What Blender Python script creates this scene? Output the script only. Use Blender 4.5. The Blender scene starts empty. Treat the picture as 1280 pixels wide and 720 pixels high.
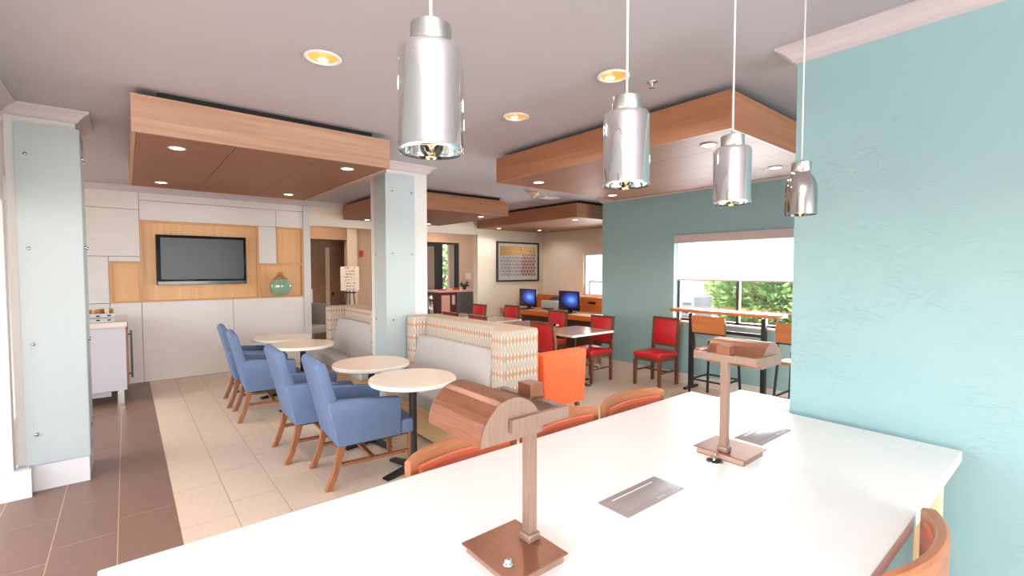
import bpy, bmesh, math, random
from mathutils import Vector, Matrix
S = bpy.context.scene
COL = S.collection
R = math.radians
random.seed(7)

# ---------------------------------------------------------------- camera
cam = bpy.data.cameras.new('camera')
cam.sensor_width = 36.0
cam.lens = 586.6 / 1280 * 36
cam.clip_start = 0.05
cam.clip_end = 300
co = bpy.data.objects.new('camera', cam)
COL.objects.link(co)
co.location = (0, 0, 1.6215)
co.rotation_euler = (R(90 - 2.30), 0, R(-39.44))
S.camera = co

# ---------------------------------------------------------------- world, sun, exposure
w = bpy.data.worlds.new('world')
S.world = w
w.use_nodes = True
nt = w.node_tree
bg = nt.nodes['Background']
sky = nt.nodes.new('ShaderNodeTexSky')
sky.sky_type = 'NISHITA'
sky.sun_disc = False
sky.sun_elevation = R(48)
sky.sun_rotation = R(-90)
sky.air_density = 1.0
sky.dust_density = 3.0
nt.links.new(sky.outputs[0], bg.inputs[0])
bg.inputs[1].default_value = 0.55
sun = bpy.data.lights.new('sun', 'SUN')
sun.energy = 4.0
sun.angle = R(2)
so = bpy.data.objects.new('sun', sun)
COL.objects.link(so)
so.rotation_euler = (0, R(-42), R(8))
S.view_settings.view_transform = 'Standard'
S.view_settings.look = 'None'
S.view_settings.exposure = 0.5
S.view_settings.gamma = 1.0
S.view_settings.use_curve_mapping = False


def area(name, loc, rot, sx, sy, power, color=(1, 1, 1)):
    l = bpy.data.lights.new(name, 'AREA')
    l.shape = 'RECTANGLE'
    l.size = sx
    l.size_y = sy
    l.energy = power
    l.color = color
    o = bpy.data.objects.new(name, l)
    o.location = loc
    o.rotation_euler = rot
    COL.objects.link(o)
    return o


# daylight through the tall glazing behind the photographer and the windows; fill added at left and side room
area('daylight_rear_glazing', (0.2, -6.6, 1.5), (R(90), 0, 0), 5.6, 2.5, 430, (1.0, 0.985, 0.97))
area('left_fill', (-2.6, 1.2, 1.5), (R(90), 0, R(-90)), 3.6, 2.2, 34, (1.0, 0.985, 0.97))  # added fill from the left, no glazing known there
area('side_room_fill', (4.4, -6.6, 1.5), (R(90), 0, 0), 3.0, 2.4, 320, (1.0, 0.99, 0.98))  # added unseen fill for the zone behind the partition
area('daylight_window', (6.5, 2.9, 1.35), (R(90), 0, R(90)), 1.5, 1.1, 150, (0.96, 0.99, 1.0))
area('daylight_side_window', (8.4, 6.3, 1.5), (R(90), 0, R(90)), 1.6, 0.9, 120, (0.96, 0.99, 1.0))
# the photographer's flash bounced off the ceiling, and added unseen fill for hall and lobby
area('bounced_flash', (-0.5, -0.85, 2.05), (R(180), 0, 0), 0.4, 0.4, 85, (1.0, 0.98, 0.96))
area('hall_fill', (3.2, 9.6, 2.74), (0, 0, 0), 0.6, 0.6, 13, (1.0, 0.84, 0.68))  # unseen light added to brighten the hall
area('lobby_fill', (6.0, 9.6, 2.74), (0, 0, 0), 0.6, 0.6, 20, (1.0, 0.86, 0.72))  # unseen light added to brighten the lobby

# ---------------------------------------------------------------- materials
MATS = {}


def lin(c):
    return tuple((v / 255 / 12.92) if v / 255 <= 0.04045 else ((v / 255 + 0.055) / 1.055) ** 2.4 for v in c)


def _bsdf(name):
    m = bpy.data.materials.new(name)
    m.use_nodes = True
    n = m.node_tree
    return m, n, n.nodes['Principled BSDF']


def N(n, t, **kw):
    nd = n.nodes.new(t)
    for k, v in kw.items():
        setattr(nd, k, v)
    return nd


def math_(n, op, a, b=None, c=None):
    nd = n.nodes.new('ShaderNodeMath')
    nd.operation = op
    for i, v in enumerate((a, b, c)):
        if v is None:
            continue
        if isinstance(v, (int, float)):
            nd.inputs[i].default_value = v
        else:
            n.links.new(v, nd.inputs[i])
    return nd.outputs[0]


def mixc(n, f, a, b):
    nd = n.nodes.new('ShaderNodeMix')
    nd.data_type = 'RGBA'
    for sock, v in ((nd.inputs[0], f), (nd.inputs[6], a), (nd.inputs[7], b)):
        if isinstance(v, (int, float)):
            sock.default_value = v
        elif isinstance(v, tuple):
            sock.default_value = (*v[:3], 1)
        else:
            n.links.new(v, sock)
    return nd.outputs[2]


def mat(name, col, rough=0.5, metal=0.0, var=0.0, scale=(8, 8, 8), bump=0.0, bscale=60, emit=None, estr=0, coat=0, spec=None):
    """plain surface with an optional noise variation and fine relief"""
    if name in MATS:
        return MATS[name]
    m, n, b = _bsdf(name)
    c = lin(col)
    b.inputs['Base Color'].default_value = (*c, 1)
    b.inputs['Roughness'].default_value = rough
    b.inputs['Metallic'].default_value = metal
    if spec is not None:
        b.inputs['Specular IOR Level'].default_value = spec
    if coat:
        b.inputs['Coat Weight'].default_value = coat
        b.inputs['Coat Roughness'].default_value = 0.08
    tc = N(n, 'ShaderNodeTexCoord')
    if var:
        mp = N(n, 'ShaderNodeMapping')
        mp.inputs['Scale'].default_value = scale
        n.links.new(tc.outputs['Object'], mp.inputs[0])
        ns = N(n, 'ShaderNodeTexNoise')
        ns.inputs['Scale'].default_value = 1.0
        ns.inputs['Detail'].default_value = 4
        n.links.new(mp.outputs[0], ns.inputs[0])
        f = math_(n, 'MULTIPLY_ADD', ns.outputs[0], 1.6, -0.3)
        d = tuple(max(0, x * (1 - var)) for x in c)
        l = tuple(min(1, x * (1 + var)) for x in c)
        n.links.new(mixc(n, f, d, l), b.inputs['Base Color'])
    if bump:
        ns = N(n, 'ShaderNodeTexNoise')
        ns.inputs['Scale'].default_value = bscale
        ns.inputs['Detail'].default_value = 3
        n.links.new(tc.outputs['Object'], ns.inputs[0])
        bp = N(n, 'ShaderNodeBump')
        bp.inputs['Strength'].default_value = bump
        bp.inputs['Distance'].default_value = 0.01
        n.links.new(ns.outputs[0], bp.inputs['Height'])
        n.links.new(bp.outputs[0], b.inputs['Normal'])
    if emit:
        b.inputs['Emission Color'].default_value = (*lin(emit), 1)
        b.inputs['Emission Strength'].default_value = estr
    MATS[name] = m
    return m


def wood(name, c1, c2, axis='x', rough=0.45, freq=1.0, metal=0.0):
    """straight-grained wood: noise stretched along AXIS of the object"""
    if name in MATS:
        return MATS[name]
    m, n, b = _bsdf(name)
    tc = N(n, 'ShaderNodeTexCoord')
    mp = N(n, 'ShaderNodeMapping')
    s = {'x': (1.2, 34, 34), 'y': (34, 1.2, 34), 'z': (34, 34, 1.2)}[axis]
    mp.inputs['Scale'].default_value = tuple(v * freq for v in s)
    n.links.new(tc.outputs['Object'], mp.inputs[0])
    ns = N(n, 'ShaderNodeTexNoise')
    ns.inputs['Scale'].default_value = 1
    ns.inputs['Detail'].default_value = 6
    ns.inputs['Distortion'].default_value = 0.6
    n.links.new(mp.outputs[0], ns.inputs[0])
    f = math_(n, 'MULTIPLY_ADD', ns.outputs[0], 2.2, -0.6)
    n.links.new(mixc(n, f, lin(c1), lin(c2)), b.inputs['Base Color'])
    b.inputs['Roughness'].default_value = rough
    b.inputs['Metallic'].default_value = metal
    MATS[name] = m
    return m


def textured_wall(name, col, strength):
    """hand-trowelled plaster paint: ridges from distorted noise"""
    m, n, b = _bsdf(name)
    c = lin(col)
    b.inputs['Base Color'].default_value = (*c, 1)
    b.inputs['Roughness'].default_value = 0.42
    tc = N(n, 'ShaderNodeTexCoord')
    mp = N(n, 'ShaderNodeMapping')
    mp.inputs['Rotation'].default_value = (0.7, 0.0, 0.0)
    mp.inputs['Scale'].default_value = (6.5, 4.6, 10)
    n.links.new(tc.outputs['Object'], mp.inputs[0])
    ns = N(n, 'ShaderNodeTexNoise')
    ns.inputs['Scale'].default_value = 1.3
    ns.inputs['Detail'].default_value = 5
    ns.inputs['Roughness'].default_value = 0.55
    ns.inputs['Distortion'].default_value = 1.4
    n.links.new(mp.outputs[0], ns.inputs[0])
    r = math_(n, 'ABSOLUTE', math_(n, 'SUBTRACT', ns.outputs[0], 0.5))
    ridge = math_(n, 'SUBTRACT', 1.0, math_(n, 'MINIMUM', math_(n, 'MULTIPLY', r, 14.0), 1.0))
    mask = N(n, 'ShaderNodeTexNoise')
    mask.inputs['Scale'].default_value = 3.0
    n.links.new(tc.outputs['Object'], mask.inputs[0])
    mk = math_(n, 'MAXIMUM', math_(n, 'MULTIPLY_ADD', mask.outputs[0], 4.0, -1.9), 0.0)
    fine = N(n, 'ShaderNodeTexNoise')
    fine.inputs['Scale'].default_value = 45
    n.links.new(tc.outputs['Object'], fine.inputs[0])
    h = math_(n, 'ADD', math_(n, 'MULTIPLY', ridge, mk), math_(n, 'MULTIPLY', fine.outputs[0], 0.35))
    bp = N(n, 'ShaderNodeBump')
    bp.inputs['Strength'].default_value = strength
    bp.inputs['Distance'].default_value = 0.006
    n.links.new(h, bp.inputs['Height'])
    n.links.new(bp.outputs[0], b.inputs['Normal'])
    return m


def oval_fabric(name):
    """woven upholstery: chains of cream ovals between rust and taupe bars"""
    m, n, b = _bsdf(name)
    b.inputs['Roughness'].default_value = 0.85
    tc = N(n, 'ShaderNodeTexCoord')
    sp = N(n, 'ShaderNodeSeparateXYZ')
    n.links.new(tc.outputs['Object'], sp.inputs[0])
    gm = N(n, 'ShaderNodeNewGeometry')
    vt = N(n, 'ShaderNodeVectorTransform')
    vt.vector_type = 'NORMAL'
    vt.convert_from = 'WORLD'
    vt.convert_to = 'OBJECT'
    n.links.new(gm.outputs['True Normal'], vt.inputs[0])
    sn = N(n, 'ShaderNodeSeparateXYZ')
    n.links.new(vt.outputs[0], sn.inputs[0])
    isx = math_(n, 'GREATER_THAN', math_(n, 'ABSOLUTE', sn.outputs[0]), 0.6)
    isz = math_(n, 'GREATER_THAN', math_(n, 'ABSOLUTE', sn.outputs[2]), 0.6)
    mx = N(n, 'ShaderNodeMix')
    n.links.new(isx, mx.inputs[0])
    n.links.new(sp.outputs[0], mx.inputs[2])
    n.links.new(sp.outputs[1], mx.inputs[3])
    mz = N(n, 'ShaderNodeMix')
    n.links.new(isz, mz.inputs[0])
    n.links.new(sp.outputs[2], mz.inputs[2])
    n.links.new(sp.outputs[0], mz.inputs[3])
    mu = N(n, 'ShaderNodeMix')
    n.links.new(isz, mu.inputs[0])
    n.links.new(mx.outputs[0], mu.inputs[2])
    n.links.new(sp.outputs[1], mu.inputs[3])
    u = math_(n, 'DIVIDE', math_(n, 'ADD', mu.outputs[0], 20.0), 0.0385)
    v = math_(n, 'DIVIDE', math_(n, 'ADD', mz.outputs[0], 20.0), 0.142)
    cu = math_(n, 'SUBTRACT', math_(n, 'FRACT', u), 0.5)
    cv = math_(n, 'SUBTRACT', math_(n, 'FRACT', v), 0.5)
    d = math_(n, 'SQRT', math_(n, 'ADD', math_(n, 'POWER', math_(n, 'DIVIDE', cu, 0.34), 2.0), math_(n, 'POWER', math_(n, 'DIVIDE', cv, 0.42), 2.0)))
    oval = math_(n, 'LESS_THAN', d, 1.0)
    core = math_(n, 'LESS_THAN', d, 0.62)
    eu = math_(n, 'ABSOLUTE', math_(n, 'SUBTRACT', math_(n, 'FRACT', math_(n, 'ADD', u, 0.5)), 0.5))
    idx = math_(n, 'FLOOR', math_(n, 'ADD', u, 0.5))
    ev = math_(n, 'ABSOLUTE', math_(n, 'SUBTRACT', math_(n, 'FRACT', math_(n, 'ADD', v, 0.5)), 0.5))
    bar = math_(n, 'MULTIPLY', math_(n, 'LESS_THAN', eu, 0.27), math_(n, 'LESS_THAN', ev, 0.30))
    odd = math_(n, 'MODULO', idx, 2.0)
    barc = mixc(n, odd, lin((198, 140, 114)), lin((158, 146, 132)))
    basec = mixc(n, bar, lin((176, 158, 138)), barc)
    c = mixc(n, oval, basec, lin((216, 204, 188)))
    c = mixc(n, core, c, lin((158, 158, 156)))
    ctop = mixc(n, 0.72, c, lin((190, 160, 134)))
    c = mixc(n, isz, c, ctop)
    n.links.new(c, b.inputs['Base Color'])
    MATS[name] = m
    return m


def art_print(name):
    """abstract print: cells of ochre above, pale grey and plum below (object x,z in 0..1)"""
    m, n, b = _bsdf(name)
    b.inputs['Roughness'].default_value = 0.25
    tc = N(n, 'ShaderNodeTexCoord')
    sp = N(n, 'ShaderNodeSeparateXYZ')
    n.links.new(tc.outputs['Object'], sp.inputs[0])
    x, z = sp.outputs[0], sp.outputs[2]
    # honeycomb from two shifted rows of discs
    p = 0.092
    u, v = math_(n, 'DIVIDE', x, p), math_(n, 'DIVIDE', z, p * 0.85)
    row = math_(n, 'MODULO', math_(n, 'FLOOR', v), 2.0)
    fu = math_(n, 'SUBTRACT', math_(n, 'FRACT', math_(n, 'ADD', u, math_(n, 'MULTIPLY', row, 0.5))), 0.5)
    fv = math_(n, 'SUBTRACT', math_(n, 'FRACT', v), 0.5)
    d = math_(n, 'SQRT', math_(n, 'ADD', math_(n, 'MULTIPLY', fu, fu), math_(n, 'MULTIPLY', fv, fv)))
    cell = math_(n, 'LESS_THAN', d, 0.40)
    ns = N(n, 'ShaderNodeTexNoise')
    ns.inputs['Scale'].default_value = 5
    n.links.new(tc.outputs['Object'], ns.inputs[0])
    wob = math_(n, 'MULTIPLY', math_(n, 'SUBTRACT', ns.outputs[0], 0.5), 0.30)
    top = math_(n, 'GREATER_THAN', math_(n, 'SUBTRACT', z, math_(n, 'MULTIPLY', x, 0.06)), 0.47)
    right = math_(n, 'GREATER_THAN', math_(n, 'ADD', x, wob), 0.66)
    low = mixc(n, right, mixc(n, cell, lin((236, 228, 226)), lin((196, 180, 188))), mixc(n, cell, lin((222, 200, 196)), lin((150, 78, 88))))
    hi = mixc(n, cell, lin((206, 160, 104)), lin((226, 178, 96)))
    sp2 = N(n, 'ShaderNodeTexNoise')
    sp2.inputs['Scale'].default_value = 9
    n.links.new(tc.outputs['Object'], sp2.inputs[0])
    spot = math_(n, 'MULTIPLY', cell, math_(n, 'GREATER_THAN', sp2.outputs[0], 0.62))
    hi = mixc(n, spot, hi, lin((176, 84, 74)))
    n.links.new(mixc(n, top, low, hi), b.inputs['Base Color'])
    return m


def script_print(name):
    """a card with rows of faint hand-lettering and a small sketch, too small to read"""
    m, n, b = _bsdf(name)
    tc = N(n, 'ShaderNodeTexCoord')
    sp = N(n, 'ShaderNodeSeparateXYZ')
    n.links.new(tc.outputs['Object'], sp.inputs[0])
    row = math_(n, 'LESS_THAN', math_(n, 'ABSOLUTE', math_(n, 'SUBTRACT', math_(n, 'FRACT', math_(n, 'MULTIPLY', sp.outputs[2], 16.0)), 0.5)), 0.20)
    ns = N(n, 'ShaderNodeTexNoise')
    ns.inputs['Scale'].default_value = 34
    n.links.new(tc.outputs['Object'], ns.inputs[0])
    ink = math_(n, 'MULTIPLY', row, math_(n, 'GREATER_THAN', ns.outputs[0], 0.5))
    inside = math_(n, 'LESS_THAN', math_(n, 'ABSOLUTE', sp.outputs[0]), 0.085)
    n.links.new(mixc(n, math_(n, 'MULTIPLY', ink, inside), lin((226, 208, 192)), lin((140, 112, 98))), b.inputs['Base Color'])
    return m


def screen_mat(name):
    """lit computer desktop: deep blue with a pale burst right of the middle (object y,z)"""
    m, n, b = _bsdf(name)
    tc = N(n, 'ShaderNodeTexCoord')
    mp = N(n, 'ShaderNodeMapping')
    mp.inputs['Location'].default_value = (0, 0.30, -0.03)
    mp.inputs['Scale'].default_value = (1, 3.4, 6.0)
    n.links.new(tc.outputs['Object'], mp.inputs[0])
    gr = N(n, 'ShaderNodeTexGradient')
    gr.gradient_type = 'SPHERICAL'
    n.links.new(mp.outputs[0], gr.inputs[0])
    cr = N(n, 'ShaderNodeValToRGB')
    e = cr.color_ramp.elements
    e[0].color = (*lin((14, 12, 44)), 1)
    e[1].color = (*lin((120, 190, 235)), 1)
    e.new(0.5).color = (*lin((60, 86, 200)), 1)
    n.links.new(gr.outputs[0], cr.inputs[0])
    b.inputs['Base Color'].default_value = (0.01, 0.01, 0.015, 1)
    b.inputs['Roughness'].default_value = 0.2
    n.links.new(cr.outputs[0], b.inputs['Emission Color'])
    b.inputs['Emission Strength'].default_value = 0.8
    return m


def glass_mat(name, tint=(1, 1, 1), gloss=0.06, mirror=None):
    m = bpy.data.materials.new(name)
    m.use_nodes = True
    n = m.node_tree
    n.nodes.clear()
    out = N(n, 'ShaderNodeOutputMaterial')
    t = N(n, 'ShaderNodeBsdfTransparent')
    t.inputs[0].default_value = (*tint, 1)
    g = N(n, 'ShaderNodeBsdfGlossy')
    g.inputs['Roughness'].default_value = 0.02
    g.inputs['Color'].default_value = (*(mirror or (1, 1, 1)), 1)
    mx = N(n, 'ShaderNodeMixShader')
    lw = N(n, 'ShaderNodeFresnel')
    lw.inputs[0].default_value = 1.45
    if mirror:
        mx.inputs[0].default_value = gloss
    else:
        n.links.new(lw.outputs[0], mx.inputs[0])
    n.links.new(t.outputs[0], mx.inputs[1])
    n.links.new(g.outputs[0], mx.inputs[2])
    n.links.new(mx.outputs[0], out.inputs[0])
    return m


def shade_cloth(name):
    m = bpy.data.materials.new(name)
    m.use_nodes = True
    n = m.node_tree
    n.nodes.clear()
    out = N(n, 'ShaderNodeOutputMaterial')
    d = N(n, 'ShaderNodeBsdfDiffuse')
    d.inputs[0].default_value = (0.86, 0.88, 0.9, 1)
    t = N(n, 'ShaderNodeBsdfTranslucent')
    t.inputs[0].default_value = (0.92, 0.96, 1.0, 1)
    mx = N(n, 'ShaderNodeMixShader')
    mx.inputs[0].default_value = 0.6
    n.links.new(d.outputs[0], mx.inputs[1])
    n.links.new(t.outputs[0], mx.inputs[2])
    n.links.new(mx.outputs[0], out.inputs[0])
    return m


M = dict(
    ceiling=mat('ceiling_paint', (180, 178, 184), 0.9, bump=0.12, bscale=90),
    crown=mat('crown_paint', (198, 190, 194), 0.5),
    white=mat('white_paint', (208, 206, 204), 0.6),
    cream=mat('cream_wall_paint', (222, 210, 194), 0.8, bump=0.05),
    base=mat('baseboard_paint', (214, 212, 212), 0.5),
    base_cream=mat('baseboard_cream', (224, 217, 207), 0.5),
    teal=textured_wall('teal_plaster', (146, 182, 187), 0.42),
    teal2=textured_wall('teal_plaster_smooth', (150, 186, 190), 0.12),
    frost=mat('frosted_glass_panel', (172, 184, 185), 0.5),
    steel=mat('brushed_steel', (200, 198, 196), 0.25, 1.0),
    tvpanel=mat('white_grain_panel', (226, 221, 216), 0.55, var=0.05, scale=(2, 2, 50)),
    birch=wood('birch_panel', (232, 184, 128), (222, 168, 108), 'z', 0.4, 0.7),
    birch_trim=wood('birch_trim', (216, 160, 100), (202, 144, 86), 'z', 0.4),
    canopy_pale=wood('oak_fascia_daylit', (192, 156, 130), (170, 130, 104), 'y', 0.5),  # paler oak copy: daylight on the armchair canopy put into its colour
    canopy_pale_x=wood('oak_fascia_daylit_long', (192, 156, 130), (170, 130, 104), 'x', 0.5),
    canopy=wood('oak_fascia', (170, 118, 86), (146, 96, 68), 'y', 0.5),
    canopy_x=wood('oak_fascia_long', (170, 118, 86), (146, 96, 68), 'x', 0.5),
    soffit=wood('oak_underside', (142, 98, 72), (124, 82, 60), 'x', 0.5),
    black=mat('black_recess', (14, 14, 16), 0.7),
    beige=mat('beige_tile', (213, 192, 171), 0.34, var=0.07, scale=(120, 6, 6)),
    brown=mat('brown_tile', (124, 97, 84), 0.38, var=0.10, scale=(14, 14, 14)),
    grout_b=mat('grout_beige', (160, 136, 118), 0.9),
    grout_n=mat('grout_brown', (198, 168, 152), 0.9),
    hallfloor=mat('hall_carpet', (84, 62, 52), 0.95, var=0.2, scale=(30, 30, 30)),
    top=mat('white_quartz', (246, 243, 240), 0.42, var=0.012, scale=(20, 20, 20)),
    roundtop=wood('pale_laminate', (234, 214, 196), (226, 202, 182), 'x', 0.22),
    edge=mat('white_edge', (240, 236, 230), 0.4),
    iron=mat('black_iron', (34, 35, 38), 0.4, 0.3),
    chrome=mat('chrome', (225, 225, 225), 0.06, 1.0),
    blue=mat('blue_upholstery', (98, 120, 156), 0.62, var=0.10, scale=(7, 7, 7), bump=0.10, bscale=260),
    leg=wood('walnut_leg', (158, 100, 64), (128, 76, 46), 'z', 0.4),
    leg_d=wood('dark_walnut', (128, 78, 48), (98, 58, 36), 'z', 0.35),
    rail=wood('maple_rail', (186, 126, 88), (158, 98, 64), 'x', 0.35),
    red=mat('red_vinyl', (196, 30, 38), 0.32, var=0.05, bump=0.03, bscale=120),
    orange=mat('orange_upholstery', (255, 104, 52), 0.7, bump=0.06, bscale=250),
    rust=mat('rust_leather', (206, 108, 78), 0.42, var=0.10, scale=(9, 9, 9), bump=0.05, bscale=160),
    oval=oval_fabric('oval_weave'),
    grey=mat('grey_ribbed_fabric', (184, 178, 173), 0.9, var=0.06, scale=(3, 90, 3), bump=0.15, bscale=220),
    tan=wood('tan_plinth', (206, 172, 132), (190, 152, 112), 'y', 0.5),
    copper=wood('brushed_copper', (152, 100, 74), (128, 80, 58), 'y', 0.34, 8, 0.4),
    copper_l=wood('brushed_copper_light', (160, 132, 118), (142, 114, 100), 'z', 0.36, 8, 0.4),
    plate=mat('outlet_plate', (150, 138, 138), 0.45, 0.1),
    mirror=glass_mat('mirrored_glass', (0.78, 0.80, 0.81), 0.76, (0.95, 0.96, 0.96)),
    smoke=glass_mat('smoked_mirror_glass', (0.66, 0.64, 0.63), 0.62, (0.80, 0.77, 0.75)),
    glass=glass_mat('window_glass'),
    cord=mat('white_cord', (238, 234, 230), 0.5),
    bulb=mat('bulb_glow', (255, 220, 150), 0.3, emit=(255, 214, 140), estr=4),
    lampglow=mat('downlight_lens', (255, 244, 226), 0.4, emit=(255, 240, 214), estr=9),
    goldcone=mat('gold_reflector', (244, 190, 96), 0.35, 0.4, emit=(255, 200, 110), estr=0.35),
    trimring=mat('downlight_trim', (236, 232, 230), 0.4),
    alu=mat('bronze_window_frame', (74, 66, 66), 0.4, 0.5),
    shade=shade_cloth('roller_shade_cloth'),
    valance=mat('shade_valance', (206, 190, 190), 0.6),
    bronzewood=wood('stool_wood', (196, 124, 72), (170, 98, 52), 'y', 0.4),
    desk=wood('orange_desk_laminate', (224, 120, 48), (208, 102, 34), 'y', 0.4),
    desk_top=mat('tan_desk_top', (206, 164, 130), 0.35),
    desk_dark=mat('desk_brown_panel', (120, 76, 50), 0.6),  # plain dark brown of the modesty panel
    plastic=mat('black_plastic', (24, 25, 28), 0.3),
    grey_plastic=mat('grey_plastic', (176, 174, 170), 0.5),
    tvscreen=mat('tv_screen', (30, 36, 42), 0.32),
    tvbezel=mat('tv_bezel', (18, 20, 24), 0.12),
    laminate=mat('taupe_laminate', (176, 142, 118), 0.22, var=0.08, scale=(4, 30, 4)),
    cab=mat('cabinet_lavender_white', (206, 208, 216), 0.5),
    hallwall=mat('hall_wall_tan', (190, 156, 130), 0.8),
    hallbrown=mat('hall_wall_brown', (150, 112, 86), 0.8),
    halldark=mat('hall_wall_grey', (134, 116, 112), 0.8),  # flat dark grey of the hall side wall
    halldoor=wood('hall_door_wood', (176, 124, 84), (156, 104, 68), 'z', 0.45),
    hallpale=mat('hall_pillar', (214, 188, 164), 0.8),
    tvwhite=mat('sign_card', (236, 230, 222), 0.7),
)


# ---------------------------------------------------------------- mesh helpers
class MB:
    def __init__(s):
        s.bm = bmesh.new()

    def _merge(s, b2, bev=0, seg=2, mtx=None):
        if bev:
            bmesh.ops.bevel(b2, geom=list(b2.edges), offset=bev, segments=seg, profile=0.5, affect='EDGES', clamp_overlap=True)
        if mtx is not None:
            bmesh.ops.transform(b2, matrix=mtx, verts=b2.verts)
        me = bpy.data.meshes.new('tmp')
        b2.to_mesh(me)
        b2.free()
        s.bm.from_mesh(me)
        bpy.data.meshes.remove(me)

    def box(s, x0, x1, y0, y1, z0, z1, bev=0, seg=2, mtx=None):
        b = bmesh.new()
        bmesh.ops.create_cube(b, size=1)
        bmesh.ops.scale(b, vec=(x1 - x0, y1 - y0, z1 - z0), verts=b.verts)
        bmesh.ops.translate(b, vec=((x0 + x1) / 2, (y0 + y1) / 2, (z0 + z1) / 2), verts=b.verts)
        s._merge(b, bev, seg, mtx)
        return s

    def prism(s, pts, axis, a, b, bev=0, seg=2):
        """polygon PTS in the plane across AXIS, extruded from a to b. axis x: (y,z); y: (x,z); z: (x,y)"""
        bm = bmesh.new()

        def P(p, t):
            return {'x': (t, p[0], p[1]), 'y': (p[0], t, p[1]), 'z': (p[0], p[1], t)}[axis]
        va = [bm.verts.new(P(p, a)) for p in pts]
        vb = [bm.verts.new(P(p, b)) for p in pts]
        k = len(pts)
        bm.faces.new(va)
        bm.faces.new(vb[::-1])
        for i in range(k):
            bm.faces.new((va[i], vb[i], vb[(i + 1) % k], va[(i + 1) % k]))
        bmesh.ops.recalc_face_normals(bm, faces=bm.faces)
        s._merge(bm, bev, seg)
        return s

    def lathe(s, prof, c=(0, 0, 0), seg=24, cap=True, scale=(1, 1, 1)):
        bm = bmesh.new()
        rings = []
        for r, z in prof:
            rings.append([bm.verts.new((c[0] + scale[0] * r * math.cos(2 * math.pi * i / seg), c[1] + scale[1] * r * math.sin(2 * math.pi * i / seg), c[2] + scale[2] * z)) for i in range(seg)])
        for a, b in zip(rings[:-1], rings[1:]):
            for i in range(seg):
                f = bm.faces.new((a[i], a[(i + 1) % seg], b[(i + 1) % seg], b[i]))
                f.smooth = True
        if cap:
            bm.faces.new(rings[0][::-1])
            bm.faces.new(rings[-1])
        bmesh.ops.recalc_face_normals(bm, faces=bm.faces)
        s._merge(bm)
        return s

    def cyl(s, c, r, z0, z1, seg=20):
        return s.lathe([(r, z0), (r, z1)], (c[0], c[1], 0), seg)

    def bar(s, p, q, wx, wy, bev=0):
        """box section wx x wy from p to q"""
        p, q = Vector(p), Vector(q)
        d = q - p
        L = d.length
        z = d.normalized()
        ref = Vector((0, 1, 0)) if abs(z.y) < 0.9 else Vector((1, 0, 0))
        x = ref.cross(z).normalized()
        y = z.cross(x)
        m = Matrix((x, y, z)).transposed().to_4x4()
        m.translation = p
        return s.box(-wx / 2, wx / 2, -wy / 2, wy / 2, 0, L, bev, 1, m)

    def tube(s, pts, r, seg=8):
        bm = bmesh.new()
        pts = [Vector(p) for p in pts]
        rings = []
        for i, p in enumerate(pts):
            t = (pts[min(i + 1, len(pts) - 1)] - pts[max(i - 1, 0)]).normalized()
            ref = Vector((0, 0, 1)) if abs(t.z) < 0.9 else Vector((1, 0, 0))
            x = ref.cross(t).normalized()
            y = t.cross(x)
            rings.append([bm.verts.new(p + r * (math.cos(2 * math.pi * k / seg) * x + math.sin(2 * math.pi * k / seg) * y)) for k in range(seg)])
        for a, b in zip(rings[:-1], rings[1:]):
            for i in range(seg):
                bm.faces.new((a[i], a[(i + 1) % seg], b[(i + 1) % seg], b[i])).smooth = True
        bm.faces.new(rings[0][::-1])
        bm.faces.new(rings[-1])
        bmesh.ops.recalc_face_normals(bm, faces=bm.faces)
        s._merge(bm)
        return s

    def sweep(s, path, sec, closed=False):
        """section SEC (list of (n,z)) carried along a plan PATH of (x,y,nx,ny)"""
        bm = bmesh.new()
        rings = [[bm.verts.new((x + a * nx, y + a * ny, z)) for a, z in sec] for x, y, nx, ny in path]
        k = len(sec)
        pairs = list(zip(rings[:-1], rings[1:])) + ([(rings[-1], rings[0])] if closed else [])
        for a, b in pairs:
            for i in range(k):
                bm.faces.new((a[i], a[(i + 1) % k], b[(i + 1) % k], b[i]))
        if not closed:
            bm.faces.new(rings[0][::-1])
            bm.faces.new(rings[-1])
        bmesh.ops.recalc_face_normals(bm, faces=bm.faces)
        s._merge(bm)
        return s

    def build(s, name, material, parent=None, smooth=None, loc=None):
        me = bpy.data.meshes.new(name)
        bmesh.ops.recalc_face_normals(s.bm, faces=s.bm.faces)
        if smooth:
            for f in s.bm.faces:
                f.smooth = True
        s.bm.to_mesh(me)
        s.bm.free()
        if smooth:
            me.set_sharp_from_angle(angle=R(smooth))
        me.materials.append(M[material] if isinstance(material, str) else material)
        o = bpy.data.objects.new(name, me)
        COL.objects.link(o)
        if parent:
            o.parent = parent
        if loc:
            o.location = loc
        return o


def box(name, m, parent, *a, **k):
    sm = 40 if k.get('bev') else None
    return MB().box(*a, **k).build(name, m, parent, sm)


def tag(o, label, cat, group=None, kind=None):
    if label:
        o['label'] = label
    if cat:
        o['category'] = cat
    if group:
        o['group'] = group
    if kind:
        o['kind'] = kind
    return o


def thing(name, label, cat, loc=(0, 0, 0), rz=0, group=None):
    o = bpy.data.objects.new(name, None)
    o.empty_display_size = 0.1
    COL.objects.link(o)
    o.location = loc
    o.rotation_euler = (0, 0, R(rz))
    return tag(o, label, cat, group)


def structure(name, label=None):
    o = bpy.data.objects.new(name, None)
    COL.objects.link(o)
    o['kind'] = 'structure'
    if label:
        o['label'] = label
    return o


def S_(o, label=None):
    o['kind'] = 'structure'
    if label:
        o['label'] = label
    return o


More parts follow.
